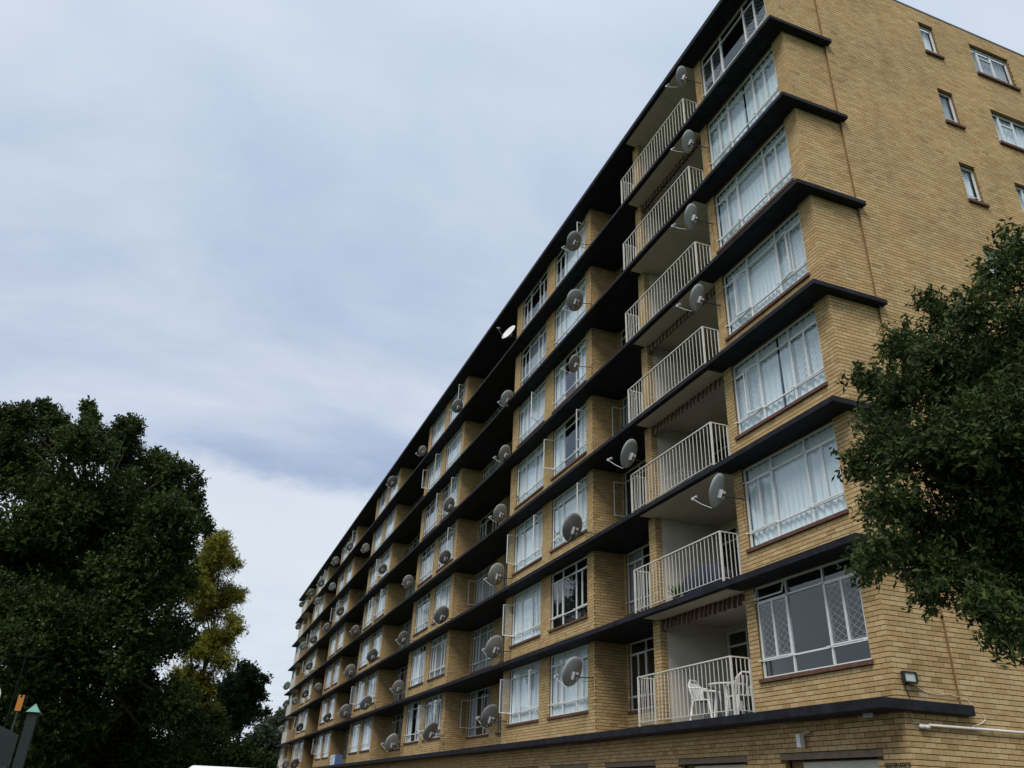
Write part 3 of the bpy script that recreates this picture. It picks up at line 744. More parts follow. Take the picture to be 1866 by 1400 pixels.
# ------------------------------------------------------------------ garages, ground floor fittings
for k,(a,b) in enumerate(GAR):
    g = bpy.data.objects.new('garage_door', None); COL.objects.link(g); g.parent = block; g.location = (-b, 0.16, 0)
    w_ = b-a
    for j in range(9):
        m = MB(); m.box(0.33,w_-0.01,0,0.03,0.02+j*0.272,0.02+j*0.272+0.262); build(m,'panel','garage_paint',g)
    m = MB(); m.box(0,0.33,0.0,0.6,0,2.488); m.box(0.33,w_,0.035,0.05,0,2.488); build(m,'jamb','reveal',g)
    m = MB(); m.box(-b-0.11,-a+0.13,-0.004,0.14,2.492,2.598); build(m,'lintel','lintel_concrete',block)
tx = bpy.data.curves.new('lettering','FONT'); tx.body = 'GERESERVEERDE'; tx.size = 0.13; tx.extrude = 0.0015; tx.offset = 0.0035; tx.space_character = 1.02
to = bpy.data.objects.new('lettering', tx); COL.objects.link(to); bpy.context.view_layer.update()
tme = bpy.data.meshes.new_from_object(to.evaluated_get(bpy.context.evaluated_depsgraph_get())); wd = max(0.01, to.dimensions.x)
bpy.data.objects.remove(to); tme.materials.clear(); tme.materials.append(MATS['black_paint'])
to = link('painted_lettering', tme, block, (-0.505,-0.0035,2.30)); to.rotation_euler = (R(90),0,0); to.scale = (0.545/wd,1,1)

def loose(name, label, cat, loc=(0,0,0)): return thing(name, label, cat, loc)
t = loose('floodlight','black framed floodlight fixed to the brick corner above the lowest slab','light',(0.0,0.25,3.66))
m = MB(); m.box(0.05,0.115,-0.14,0.14,-0.09,-0.065); m.box(0.05,0.115,-0.14,0.14,0.065,0.09); m.box(0.05,0.115,-0.14,-0.11,-0.065,0.065); m.box(0.05,0.115,0.11,0.14,-0.065,0.065); m.box(0.04,0.06,-0.13,0.13,-0.08,0.08); build(m,'housing','black_paint',t,bevel=0.004)
m = MB(); m.box(0.062,0.098,-0.108,0.108,-0.063,0.063); build(m,'lens','lamp_lens',t)
m = MB(); m.box(0.002,0.05,-0.02,0.02,-0.09,0.02); m.tube([(0.02,-0.03,-0.09),(0.012,-0.06,-0.16),(0.012,-0.02,-0.22),(0.012,0.0,-0.30),(0.012,-0.01,-0.355)],0.006,6); build(m,'bracket','black_paint',t)
t = loose('tube_lamp','pale pipe arm with a bulb at its end along the end wall','light',(0.0,0.30,2.95))
m = MB(); m.tube([(0.12,0.14,0.0),(0.12,1.2,0.005),(0.12,4.6,0.012)],0.022,10); build(m,'pipe','pvc_white',t,smooth=True)
m = MB(); m.tube([(0.12,0.05,-0.03),(0.12,0.13,-0.03)],0.034,12); build(m,'lamp_holder','pvc_white',t,smooth=True)
m = MB(); m.tube([(0.12,-0.07,-0.03),(0.12,-0.05,-0.03),(0.12,-0.02,-0.03),(0.12,0.03,-0.03),(0.12,0.05,-0.03)],[0.012,0.03,0.037,0.03,0.024],12); build(m,'bulb','dish_white',t,smooth=True)
m = MB(); m.tube([(0.12,1.05,0.03),(0.10,1.3,0.10),(0.085,1.42,0.16),(0.085,1.40,0.25)],0.006,6); m.box(0.07,0.12,1.5,1.52,-0.01,0.02); m.box(0.07,0.12,3.4,3.42,-0.01,0.02); m.box(0.07,0.12,0.3,0.32,-0.01,0.02); build(m,'cable','pvc_white',t)
t = loose('sensor_plate','small white square lamp plate under the lowest slab','light',(-0.54,-0.1,3.13))
m = MB(); m.box(-0.10,0.10,-0.055,-0.03,-0.07,0.05); build(m,'plate','dish_white',t); m = MB(); m.box(-0.02,0.02,-0.03,0.1,-0.02,0.02); build(m,'bracket','galv',t)
t.rotation_euler = (R(-14),R(4),0)
t = loose('wall_camera','pale box camera fixed to the bricks over the garage door','camera',(-2.33,0.0,2.80))
m = MB(); m.box(-0.055,0.055,-0.17,-0.07,-0.12,0.10); build(m,'housing','dish_white',t,bevel=0.006)
m = MB(); m.box(-0.02,0.02,-0.07,0.0,-0.03,0.03); build(m,'bracket','galv',t); m = MB(); m.tube([(0.06,-0.1,0.10),(0.14,-0.07,0.14),(0.22,-0.05,0.13)],0.018,8); build(m,'sensor','galv',t)
t = loose('conduit','thin sagging cable run under the front edge of the lowest slab','cable')
m = MB(); pts = [(x,-0.02-0.008*math.sin(x*1.9),3.155-0.022*math.sin(x*1.3)-0.012*abs(math.sin(x*0.7))) for x in np.linspace(-16,0.085,60)]
m.tube(pts,0.009,6); m.tube([(0.085,-0.02,3.155),(0.085,0.10,3.15),(0.085,0.16,2.99)],0.009,6); build(m,'wire','galv',t,smooth=True)
t = loose('thin_wire','thin pale wire looping down the end wall onto the lowest slab','cable')
m = MB(); m.tube([(0.01,0.40,3.56),(0.012,0.6,3.47),(0.014,0.85,3.45),(0.016,1.1,3.47),(0.02,1.28,3.45),(0.075,1.36,3.42),(0.10,1.45,3.36),(0.085,1.47,3.25)],0.005,5); build(m,'wire','pvc_white',t)
t = loose('notice_board','blue and white notice board standing on the lowest slab before a recess','board',(-51.6,-0.32,Z0))
m = MB(); m.box(-0.95,0.95,-0.03,0.03,0.04,0.64); build(m,'board','board_face',t); m = MB(); m.box(0.952,1.02,-0.03,0.5,0.0,0.66); m.box(-0.95,0.95,-0.035,0.035,0.642,0.68); m.box(-0.95,0.95,-0.035,0.035,0.0,0.038); build(m,'casing','board_blue',t)
m = MB()
for a_,b_,c_,d_ in ((-0.7,-0.1,0.44,0.50),(-0.5,0.3,0.33,0.38),(0.1,0.7,0.48,0.56),(-0.6,0.2,0.16,0.22)): m.box(a_,b_,-0.034,-0.031,c_,d_)
build(m,'printed_mark','board_blue',t)

# ------------------------------------------------------------------ things on the balconies
def monobloc(label, loc, rz):
    t = thing('plastic_chair', label, 'chair', loc, 'plastic chairs on the lowest balcony', (0,0,rz))
    m = MB(); m.box(-0.22,0.22,-0.22,0.22,0.41,0.435); m.box(-0.22,0.22,-0.235,-0.22,0.37,0.435); build(m,'seat','plastic_white',t,bevel=0.008)
    m = MB()
    for k in range(5): x = -0.17+k*0.085; m.bar((x,0.21,0.43),(x*1.05,0.30,0.80),0.022,w2=0.022)
    m.tube([(-0.23,0.20,0.44),(-0.24,0.28,0.74),(-0.12,0.315,0.86),(0.12,0.315,0.86),(0.24,0.28,0.74),(0.23,0.20,0.44)],0.022,6); build(m,'backrest','plastic_white',t)
    for sx in (-1,1):
        m = MB(); m.tube([(sx*0.24,0.27,0.68),(sx*0.26,0.0,0.66),(sx*0.25,-0.2,0.62),(sx*0.23,-0.22,0.42)],0.022,6); build(m,'armrest','plastic_white',t)
        for sy in (-1,1):
            m = MB(); m.bar((sx*0.21,sy*0.2,0.42),(sx*0.26,sy*0.27,0.0),0.034,w2=0.024); build(m,'leg','plastic_white',t)
monobloc('white plastic chair on the lowest balcony, on the column side of its table', (-5.35,-0.05,Z0), R(115))
monobloc('white plastic chair on the lowest balcony, on the pier side of its table', (-4.18,0.05,Z0), R(-100))
t = thing('plastic_table','white round plastic table between two chairs on the lowest balcony','table',(-4.75,0.1,Z0))
m = MB(); m.tube([(0,0,0.69),(0,0,0.72)],0.40,24); build(m,'table_top','plastic_white',t)
for a_ in range(4):
    m = MB(); c_, s_ = math.cos(R(45+90*a_)), math.sin(R(45+90*a_)); m.bar((c_*0.22,s_*0.22,0.69),(c_*0.31,s_*0.31,0),0.035); build(m,'leg','plastic_white',t)
t = thing('covered_appliance','dark blue cloth draped over a bulky item on the second floor balcony','cover',(-5.4,0.25,zs(1)))
bm_ = bmesh.new(); bmesh.ops.create_uvsphere(bm_, u_segments=20, v_segments=12, radius=1.0)
for v in bm_.verts:
    v.co = Vector((math.copysign(abs(v.co.x)**0.6,v.co.x)*0.85, math.copysign(abs(v.co.y)**0.6,v.co.y)*0.35, max(0,0.35+v.co.z*0.40+0.05*math.sin(v.co.x*7)+0.03*math.sin(v.co.y*11+v.co.x*5))))
me = bpy.data.meshes.new('cloth'); bm_.to_mesh(me); bm_.free(); me.materials.append(MATS['cover_cloth']); link('cloth',me,t)
t = thing('pot_plant','bright green pot plant on the second floor balcony','plant',(-6.35,0.0,zs(1)))
m = MB(); m.tube([(0,0,0),(0,0,0.22)],[0.09,0.13],12); build(m,'pot','clay_sill',t)
m = MB(); r_ = random.Random(3)
for k in range(60):
    a_ = r_.uniform(0,6.28); l = r_.uniform(0.2,0.45); e = r_.uniform(0.5,1.4); p = Vector((0,0,0.2)); q = p+Vector((math.cos(a_)*math.cos(e),math.sin(a_)*math.cos(e),math.sin(e)))*l; s = Vector((-math.sin(a_),math.cos(a_),0))*0.03
    mid = (p+q)/2+Vector((0,0,0.03)); m.quad(p,mid-s,q,mid+s)
build(m,'foliage','pot_leaf',t)
t = thing('drying_rack','thin wire clothes rack on the third floor balcony','rack',(-5.6,-0.2,zs(2)))
m = MB()
for k in range(6): m.bar((-0.45,-0.2+0.08*k,0.42),(0.45,-0.2+0.08*k,0.42),0.006)
for x in (-0.45,0.45): m.bar((x,-0.2,0.42),(x,0.2,0.42),0.007)
build(m,'rack_top','galv',t)
for sx in (-1,1):
    m = MB(); m.bar((sx*0.4,-0.2,0.42),(sx*0.4,0.2,0.0),0.007); m.bar((sx*0.4,0.2,0.42),(sx*0.4,-0.2,0.0),0.007); build(m,'leg','galv',t)
t = thing('ceiling_lamp','small round lamp on the ceiling of the lowest balcony','light',(-5.1,1.2,zs(1)-TK[1]-0.012))
m = MB(); m.tube([(0,0,0),(0,0,-0.03)],0.10,16); build(m,'base','galv',t); m = MB(); m.tube([(0,0,-0.03),(0,0,-0.08),(0,0,-0.11)],[0.085,0.08,0.04],16); build(m,'globe','dish_white',t,smooth=True)

# ------------------------------------------------------------------ satellite dishes
def dish_meshes():
    d = {}
    m = MB(); nr, ns = 5, 28
    for side in (0,1):                       # axis along +x, front face then back face
        base = len(m.v)
        for j in range(nr+1):
            r_ = 0.5*j/nr
            for k in range(ns):
                a_ = 2*math.pi*k/ns; m.v.append((r_*r_*0.36-side*0.012, r_*math.cos(a_)*0.93, r_*math.sin(a_)))
        for j in range(nr):
            for k in range(ns):
                q = (base+j*ns+k, base+j*ns+(k+1)%ns, base+(j+1)*ns+(k+1)%ns, base+(j+1)*ns+k)
                m.f.append(q if side == 0 else q[::-1]); m.m.append(0)
    o_ = nr*ns
    for k in range(ns):
        a = o_+k; b = o_+(k+1)%ns; c = (nr+1)*ns+o_+(k+1)%ns; e = (nr+1)*ns+o_+k
        m.f.append((a,b,c,e)); m.m.append(0)
    d['m'] = m
    m = MB(); m.tube([(-0.03,0,-0.14),(0.03,0,-0.46),(0.10,0,-0.54),(0.42,0,-0.50),(0.70,0,-0.42)],0.011,6); d['arm'] = m.mesh('feed_arm','galv')
    m = MB(); m.tube([(0.72,0,-0.42),(0.70,0,-0.35),(0.63,0,-0.31)],[0.03,0.036,0.048],8); m.box(0.69,0.78,-0.03,0.03,-0.44,-0.36); d['horn'] = m.mesh('feed_horn','dish_pale')
    m = MB(); m.box(-0.14,-0.012,-0.095,-0.075,-0.22,0.03); m.box(-0.14,-0.012,0.075,0.095,-0.22,0.03); m.box(-0.03,-0.014,-0.075,0.075,-0.17,0.02); m.bar((-0.03,0,-0.15),(0.05,0,-0.46),0.016); m.bar((-0.06,-0.09,-0.05),(-0.06,0.09,-0.05),0.014); d['bracket'] = m.mesh('bracket','galv')
    return d
DM = dish_meshes()
DR = {k: DM['m'].mesh('reflector', k, True) for k in ('dish_grey','dish_pale','dish_white')}
AZ0 = math.atan2(-0.50,-1.0)
ORD = ['first','second','third','fourth','fifth','sixth','seventh']
used_labels = {}
def dish(x, z, dia, y=-0.55, colour='dish_grey', az=None, el=None, label=None, wall_end=None):
    rr = rng
    az = AZ0+rr.gauss(0,0.07) if az is None else az; el = R(24)+rr.gauss(0,0.05) if el is None else el
    fl = max(1,min(7,int((z-Z0)/H)+1)); F_ = ORD[fl-1]
    if label is None:
        if x > -5: label = f'grey satellite dish on the pier of the corner balcony, {F_} floor up'
        elif x > -9: label = f'large grey satellite dish beyond the corner balcony column, {F_} floor up'
        else:
            best = min([(abs(x-(xr-0.1)),b,'near') for b,xr in enumerate(BAYS)]+[(abs(x-(xr-BW+0.6)),b,'far') for b,xr in enumerate(BAYS)])
            if x < -80: label = f'small grey satellite dish by the balcony at the far end, {F_} floor up'
            else:
                side = 'corner side' if best[2] == 'near' else 'far side'
                label = f'grey satellite dish on the {side} of the {ORD[best[1]]} projecting bay, {F_} floor up'
    if label in used_labels: used_labels[label] += 1; label = label.replace('grey satellite','grey low-hung satellite')
    used_labels[label] = 1
    t = thing('satellite_dish', label, 'satellite dish', (x,y,z), 'satellite dishes along the front', (0,-el,az))
    t.scale = (dia,dia,dia)
    link('reflector',DR[colour],t); link('feed_arm',DM['arm'],t); link('feed_horn',DM['horn'],t); link('bracket',DM['bracket'],t)
    # bent tube back to the brickwork, worked out in the dish's own frame
    Mx = (Matrix.Rotation(az,3,'Z') @ Matrix.Rotation(-el,3,'Y')).inverted()
    tgt = Vector(wall_end) if wall_end else Vector((x+0.16,0.0,z-0.14*dia))
    v = (Mx @ (tgt-Vector((x,y,z))))/dia
    m = MB(); s = Vector((-0.06,0,-0.05)); k = s+(v-s)*0.30+Vector((-0.02,0,-0.06)); m.tube([s,k,v],0.02,6); build(m,'mount_arm','dark_metal',t)
    low = zs(fl-1)+0.03; dz_ = min(z-low, rr.uniform(0.5,1.1)); lo = lambda p: (Mx @ (Vector(p)-Vector((x,y,z))))/dia
    m = MB(); m.tube([lo((x,y+0.05,z-0.1*dia)),lo(((x+tgt.x)/2,(y+tgt.y)/2,tgt.z-0.12)),lo((tgt.x-0.02,tgt.y-0.02,tgt.z-0.10)),lo((tgt.x-0.03+rr.uniform(-0.03,0.03),tgt.y-0.015,z-dz_*0.6)),lo((tgt.x-0.02,tgt.y-0.015,z-dz_))],0.006,5); build(m,'cable','black_paint',t)
    return t
DL = [(-3.5,7.9,0.73),(-3.66,13.12,0.68),(-3.63,15.71,0.68),(-3.48,18.28,0.62),(-3.53,20.9,0.62)]
for x,z,dd in DL: dish(x,z,dd*1.06,colour='dish_pale',az=math.atan2(-0.66,-1.0),wall_end=(x+0.10,0.0,z-0.14))
dish(-7.43,10.25,0.84,colour='dish_pale',wall_end=(-7.42,0.0,10.05))
D2 = [(-11.1,20.17,0.76),(-11.01,17.5,0.80),(-11.05,14.93,0.66),(-11.16,9.18,0.90),(-11.15,4.93,0.86),(-18.0,11.67,0.74),(-18.05,9.25,0.86),(-17.92,6.55,0.86),(-18.1,4.21,0.86),(-17.75,16.62,0.72),(-17.75,14.12,0.72),(-25.4,19.64,0.75),(-32.3,19.72,0.66),(-40.27,20.46,0.82),(-55.0,19.75,0.75),(-62.1,20.2,0.8),(-47.45,17.7,0.70),(-70.0,19.89,0.85),(-77.03,20.3,0.88),(-61.88,17.86,0.70),(-40.25,14.51,0.70),(-32.73,12.1,0.72),(-25.52,14.32,0.78),(-25.58,11.73,0.70),(-70.6,18.2,0.76),(-84.48,20.5,0.75),(-55.44,14.55,0.79),(-25.4,9.0,0.87),(-32.61,9.06,0.74),(-61.79,14.33,0.76),(-47.55,11.81,0.74),(-69.7,14.46,0.83),(-76.95,14.85,0.88),(-40.36,9.17,0.85),(-69.9,12.06,0.82),(-47.51,9.09,0.90),(-32.73,6.6,0.75),(-62.11,9.42,0.74),(-69.85,9.6,0.81),(-40.66,6.46,0.92),(-47.56,6.49,0.95),(-54.9,6.59,0.74),(-77.0,9.56,0.77),(-70.14,6.76,0.8),(-32.88,3.97,0.90),(-25.72,4.1,0.86),(-69.97,3.75,0.92),(-76.7,3.85,0.84),(-84.85,18.1,0.74),(-86.6,11.94,0.95),(-84.52,9.9,0.85),(-85.14,7.4,0.82)]
mat('dish_mid', (0.21, 0.213, 0.21), 0.6, var=0.25, vscale=4); DR['dish_mid'] = DM['m'].mesh('reflector','dish_mid',True)
for k,(x,z,dd) in enumerate(D2): dish(x,z,dd,colour=('dish_grey','dish_mid','dish_grey','dish_pale','dish_grey')[(k*7)%5])
dish(-17.95,19.95,0.82,colour='dish_white',az=R(-69),el=R(25),label='white satellite dish turned outwards under the roof beside the first projecting bay',wall_end=(-18.2,0.0,19.95))

# ------------------------------------------------------------------ trees
def leaves(name, lobes, per, size, material, parent, seed, twig=9, droop=0.15, aspect=0.42, shell=0.45, spread=1.0, sub=0, sub_r=1.0):
    r_ = np.random.RandomState(seed)
    P, D, TN = [], [], []
    if sub:
        L2 = []
        for (x,y,z,rad) in lobes:
            k = int(4+sub*min(2.2,rad/sub_r))
            d = r_.normal(size=(k,3)); d /= np.linalg.norm(d,axis=1,keepdims=True)
            for v in d:
                q = rad*r_.uniform(0.45,1.02); L2.append((x+v[0]*q,y+v[1]*q,z+v[2]*q*0.9,rad*r_.uniform(0.26,0.46)))
            L2.append((x,y,z,rad*0.55))
        lobes = L2
    for (x,y,z,rad) in lobes:
        n = max(30,int(per(rad)))
        nt_ = max(4,n//twig); lobe_tone = r_.beta(1.5,2.2)
        d = r_.normal(size=(nt_,3)); d /= np.linalg.norm(d,axis=1,keepdims=True)
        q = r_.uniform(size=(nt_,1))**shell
        wob = 1+0.28*np.sin(d[:,:1]*5+seed)*np.cos(d[:,1:2]*6+x)+0.12*np.sin(d[:,2:]*9+y)
        base = np.array([[x,y,z]])+d*q*rad*wob
        td = d*0.9+r_.normal(size=(nt_,3))*0.7; td[:,2] += 0.25-droop*2*r_.uniform(size=nt_); td /= np.linalg.norm(td,axis=1,keepdims=True)
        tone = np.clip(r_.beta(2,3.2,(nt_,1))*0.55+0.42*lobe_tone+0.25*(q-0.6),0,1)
        for k in range(twig):
            s = (k+0.5)/twig
            P.append(base+td*size*twig*0.30*s*spread+r_.normal(size=(nt_,3))*size*0.22)
            l = td*0.55+r_.normal(size=(nt_,3))*0.75; l[:,2] -= droop; D.append(l/np.linalg.norm(l,axis=1,keepdims=True))
            TN.append(np.clip(tone+r_.normal(size=(nt_,1))*0.12,0,1))
    P = np.concatenate(P); D = np.concatenate(D); TN = np.concatenate(TN)[:,0]
    n = len(P); S = np.cross(D,r_.normal(size=(n,3))); S /= np.linalg.norm(S,axis=1,keepdims=True)
    sz = size*r_.uniform(0.7,1.3,(n,1)); U3 = np.cross(S,D)
    V = np.stack([P-D*sz*0.5, P+S*sz*aspect*0.5+U3*sz*0.06, P+D*sz*0.5, P-S*sz*aspect*0.5+U3*sz*0.06],1).reshape(-1,3)
    me = bpy.data.meshes.new(name); me.vertices.add(4*n); me.vertices.foreach_set('co',V.astype(np.float32).ravel())
    me.loops.add(4*n); me.loops.foreach_set('vertex_index',np.arange(4*n,dtype=np.int32))
    me.polygons.add(n); me.polygons.foreach_set('loop_start',np.arange(0,4*n,4,dtype=np.int32)); me.polygons.foreach_set('loop_total',np.full(n,4,dtype=np.int32))
    me.materials.append(MATS[material]); me.update(calc_edges=True)
    a = me.attributes.new('tone','FLOAT','FACE'); a.data.foreach_set('value',TN.astype(np.float32))
    o = link(name,me,parent); o.matrix_parent_inverse = Matrix.Translation(-parent.location)
    return o
def tree(name, label, base, lobes, per, size, material, seed, r0=0.35, group=None, limb_min=0.0, **kw):
    t = thing(name, label, 'tree', base, group)
    c = np.array([l[:3] for l in lobes]); top = c[:,2].max(); cen = c.mean(0)
    m = MB(); b = Vector(base); r_ = random.Random(seed)
    h = max(1.5,(top-base[2])*0.72); fork = b+Vector(((cen[0]-b.x)*0.5,(cen[1]-b.y)*0.5,h*0.45)); tip = Vector((cen[0],cen[1],base[2]+h))
    rel = lambda p: Vector(p)-b
    m.tube([rel(b),rel(b.lerp(fork,0.5)+Vector((0.06,0.05,0))),rel(fork),rel(fork.lerp(tip,0.5)+Vector((0.1,-0.1,0))),rel(tip)],[r0*1.25,r0,r0*0.8,r0*0.5,r0*0.2],10)
    build(m,'trunk','bark',t,smooth=True)
    for l in lobes:
        if l[3] < limb_min: continue
        p = Vector(l[:3]); s = fork.lerp(tip,min(1,max(0,(p.z-fork.z)/max(0.1,tip.z-fork.z)*0.6))) if p.z > fork.z else fork
        m = MB(); mid = s.lerp(p,0.55)+Vector((0,0,0.08*(p-s).length)); rr = max(0.012,r0*0.25*min(1,l[3]/1.2))
        m.tube([rel(s),rel(mid),rel(p),rel(p+(p-mid)*0.3*min(1,l[3]))],[rr,rr*0.7,rr*0.35,rr*0.12],6); build(m,'limb','bark',t,smooth=True)
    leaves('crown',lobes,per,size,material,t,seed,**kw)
    return t
BIG = [(-26.66,-21.12,13.1,2.51),(-27.69,-19.97,14.19,1.8),(-28.25,-18.95,15.39,1.12),(-29.08,-19.32,16.62,0.51),(-27.82,-19.36,16.64,0.27),(-28.75,-20.21,16.03,0.75),(-24.01,-16.67,13.67,1.35),(-26.58,-17.17,15.6,0.54),(-29.38,-17.83,17.43,0.26),(-27.97,-15.3,15.15,1.4),(-29.43,-15.83,16.74,0.67),(-24.69,-15.6,15.27,0.28),(-27.04,-13.78,13.74,1.49),(-25.75,-13.12,13.93,0.63),(-27.57,-12.44,12.82,1.05),(-27.76,-12.37,14.08,0.51),(-24.36,-12.94,11.07,1.58),(-25.37,-15.24,11.72,2.06),(-25.4,-17.42,11.4,2.23),(-28.89,-19.46,10.4,2.6),(-28.51,-16.55,9.26,2.6),(-25.18,-13.7,8.9,2.22),(-29.1,-12.39,10.14,1.46),(-25.15,-12.15,10.46,0.97),(-28.05,-11.57,12.35,0.33),(-24.97,-13.86,6.29,2.33),(-23.9,-16.34,6.1,2.2),(-29.55,-12.23,7.31,1.72),(-24.71,-18.69,6.38,2.41),(-25.36,-15.21,4.05,2.25),(-30.19,-12.85,4.58,2.27),(-28.93,-17.94,3.93,2.41),(-26.08,-11.19,4.58,1.31),(-30.02,-13.6,2.37,2.52),(-27.27,-15.62,2.03,2.08),(-28.42,-11.07,2.67,1.58),(-26.4,-19.13,16.25,0.22),(-26.46,-18.85,16.02,0.31),(-25.54,-18.41,15.32,0.33),(-27.73,-17.64,17.09,0.18),(-27.75,-17.51,16.74,0.23),(-27.78,-17.35,16.39,0.33),(-26.76,-17.35,15.38,0.54),(-26.04,-15.47,15.99,0.29),(-27.07,-15.31,16.11,0.4),(-27.02,-15.7,15.8,0.45),(-26.27,-19.7,15.81,0.33),(-26.26,-19.74,15.43,0.43),(-26.12,-20.27,15.32,0.56),(-25.99,-20.78,15.03,0.69),(-27.3,-12.64,14.51,0.3),(-26.33,-12.07,13.14,0.39),(-27.23,-13.65,14.76,0.4),(-27.34,-11.54,12.31,0.22),(-27.35,-11.33,12.01,0.2),(-27.19,-14.18,15.01,0.35),(-26.94,-16.24,15.39,0.49),(-26.63,-18.05,15.58,0.39)]
YEL = [(-46.47,-10.7,16.02,1.04),(-48.66,-9.61,15.54,0.66),(-47.92,-11.04,14.81,1.21),(-48.74,-9.44,13.36,0.84),(-48.53,-10.38,12.58,1.2),(-46.72,-8.85,11.52,0.58),(-46.92,-9.47,10.26,1.08),(-46.35,-10.37,9.57,1.06),(-46.26,-8.95,8.85,0.71),(-46.04,-11.48,13.24,1.08),(-46.75,-10.91,16.64,0.6),(-47.63,-8.85,13.14,0.34),(-45.82,-8.41,10.89,0.29),(-47.0,-10.9,7.4,1.2),(-46.8,-9.9,7.2,1.0),(-47.2,-10.6,5.6,1.2),(-47.2,-9.4,5.9,0.9)]
DRK = [(-55.79,-7.16,8.81,1.07),(-54.73,-6.42,9.07,0.65),(-54.58,-5.61,8.89,0.24),(-56.18,-6.54,7.81,0.99),(-55.1,-5.66,7.7,0.37),(-54.7,-7.18,6.44,1.27),(-55.13,-6.01,6.55,0.56),(-55.73,-5.1,6.65,0.24),(-53.97,-8.06,7.8,1.11),(-56.73,-8.08,5.77,1.46),(-53.82,-7.19,9.29,0.48),(-55.93,-5.9,8.53,0.33)]
FAR = [(-105.87,0.64,8.88,1.57),(-101.05,-1.06,7.25,1.49),(-105.4,1.9,9.39,1.72),(-103.23,-2.11,5.73,1.78),(-104.29,0.36,5.57,2.22),(-100.6,2.76,6.83,2.05),(-101.28,-1.78,6.6,0.81),(-102.5,-1.0,3.5,2.2),(-102.0,1.5,3.6,2.2)]
SHR = [(-36.03,-8.61,3.12,1.24),(-39.17,-9.99,3.81,1.32),(-36.03,-7.5,2.92,0.78),(-38.37,-11.12,2.67,1.56),(-39.01,-13.02,2.85,1.42),(-39.1,-9.27,4.39,0.89),(-36.53,-6.36,2.86,0.62),(-37.2,-9.6,1.6,1.5),(-37.6,-12.0,1.5,1.5),(-36.6,-7.4,1.5,1.1)]
RGT = [(6.05,-3.66,6.63,0.24),(6.11,-3.34,6.96,0.21),(5.86,-3.08,7.36,0.09),(5.99,-4.12,6.13,0.25),(5.21,-3.58,6.66,0.19),(5.08,-3.6,6.94,0.1),(4.81,-3.7,6.52,0.23),(5.43,-4.69,5.85,0.13),(4.41,-3.89,6.1,0.19),(5.12,-4.87,5.6,0.09),(5.12,-4.39,5.53,0.27),(5.22,-3.82,5.87,0.41),(5.31,-3.22,6.1,0.48),(6.08,-3.67,5.85,0.38),(4.37,-3.97,5.57,0.22),(4.67,-4.42,4.95,0.24),(4.74,-4.8,4.81,0.08),(5.09,-4.46,4.85,0.33),(5.57,-4.32,4.87,0.42),(6.02,-4.15,4.83,0.4),(5.09,-4.78,4.36,0.21),(4.71,-4.11,4.44,0.28),(4.16,-4.03,4.61,0.12),(5.01,-4.84,3.92,0.13),(5.02,-5.05,3.72,0.12),(4.0,-4.21,3.95,0.08),(4.76,-4.36,3.91,0.22),(5.03,-4.35,3.72,0.22),(5.11,-4.59,3.47,0.09),(4.82,-4.19,3.51,0.05),(4.84,-3.74,4.17,0.36),(5.54,-3.85,4.29,0.47),(5.3,-4.09,3.61,0.25),(5.64,-4.48,3.26,0.19),(5.11,-3.37,3.77,0.38),(5.72,-4.46,3.05,0.13),(5.41,-3.88,3.08,0.15),(5.5,-3.22,4.52,0.54),(6.27,-3.89,4.94,0.5),(5.43,-3.44,3.48,0.36),(5.84,-2.81,6.33,0.47),(5.77,-3.38,3.87,0.45),(5.92,-3.03,4.69,0.58),(6.53,-3.77,5.24,0.44),
       (5.5,-3.6,5.2,0.55),(5.6,-3.5,4.6,0.55),(5.9,-3.4,5.4,0.6),(5.4,-3.7,4.1,0.45),(5.9,-3.3,4.2,0.55),(5.2,-3.9,4.7,0.42),(6.3,-3.2,5.9,0.5),(5.3,-3.7,5.5,0.4),(6.9,-3.0,4.6,0.6),(6.8,-2.6,5.6,0.6),(7.2,-3.4,5.6,0.55),(6.9,-2.3,6.4,0.5),(7.5,-2.7,4.9,0.6),(7.4,-2.2,5.8,0.5),(6.6,-2.2,4.0,0.5)]
def away(lobes, k):           # the same crown, farther along its own bearing and larger
    c = (CAMP.x, CAMP.y, CAMP.z); return [tuple(c[i]+(l[i]-c[i])*k for i in range(3))+(l[3]*k,) for l in lobes]
def foot(lobes): return (sum(l[0] for l in lobes)/len(lobes), sum(l[1] for l in lobes)/len(lobes), 0)
thin = lambda L, k: [(*l[:3], l[3]*k) for l in L]
BIG = away(thin(BIG, 0.84), 1.38); YEL = away(YEL, 1.20); RGT = thin(RGT, 0.86); DRK = away(DRK, 1.14); SHR = away(SHR, 1.2) 
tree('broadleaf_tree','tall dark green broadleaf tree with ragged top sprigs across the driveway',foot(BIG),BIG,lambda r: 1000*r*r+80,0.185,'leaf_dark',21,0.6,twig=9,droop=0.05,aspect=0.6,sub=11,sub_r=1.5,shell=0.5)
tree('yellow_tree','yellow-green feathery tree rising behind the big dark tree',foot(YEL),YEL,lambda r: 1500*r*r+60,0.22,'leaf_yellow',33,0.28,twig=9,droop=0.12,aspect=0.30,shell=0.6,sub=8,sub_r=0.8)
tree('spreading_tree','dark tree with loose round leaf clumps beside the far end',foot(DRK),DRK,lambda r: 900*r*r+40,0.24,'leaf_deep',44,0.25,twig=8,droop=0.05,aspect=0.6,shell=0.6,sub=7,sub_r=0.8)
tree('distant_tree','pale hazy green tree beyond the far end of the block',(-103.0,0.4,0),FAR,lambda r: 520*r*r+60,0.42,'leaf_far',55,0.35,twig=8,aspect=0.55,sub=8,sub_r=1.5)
tree('understorey_shrub','low dark green shrub mass beneath the yellow-green tree',foot(SHR),SHR,lambda r: 900*r*r+60,0.22,'leaf_dark',66,0.12,twig=8,aspect=0.5,sub=8,sub_r=1.2)
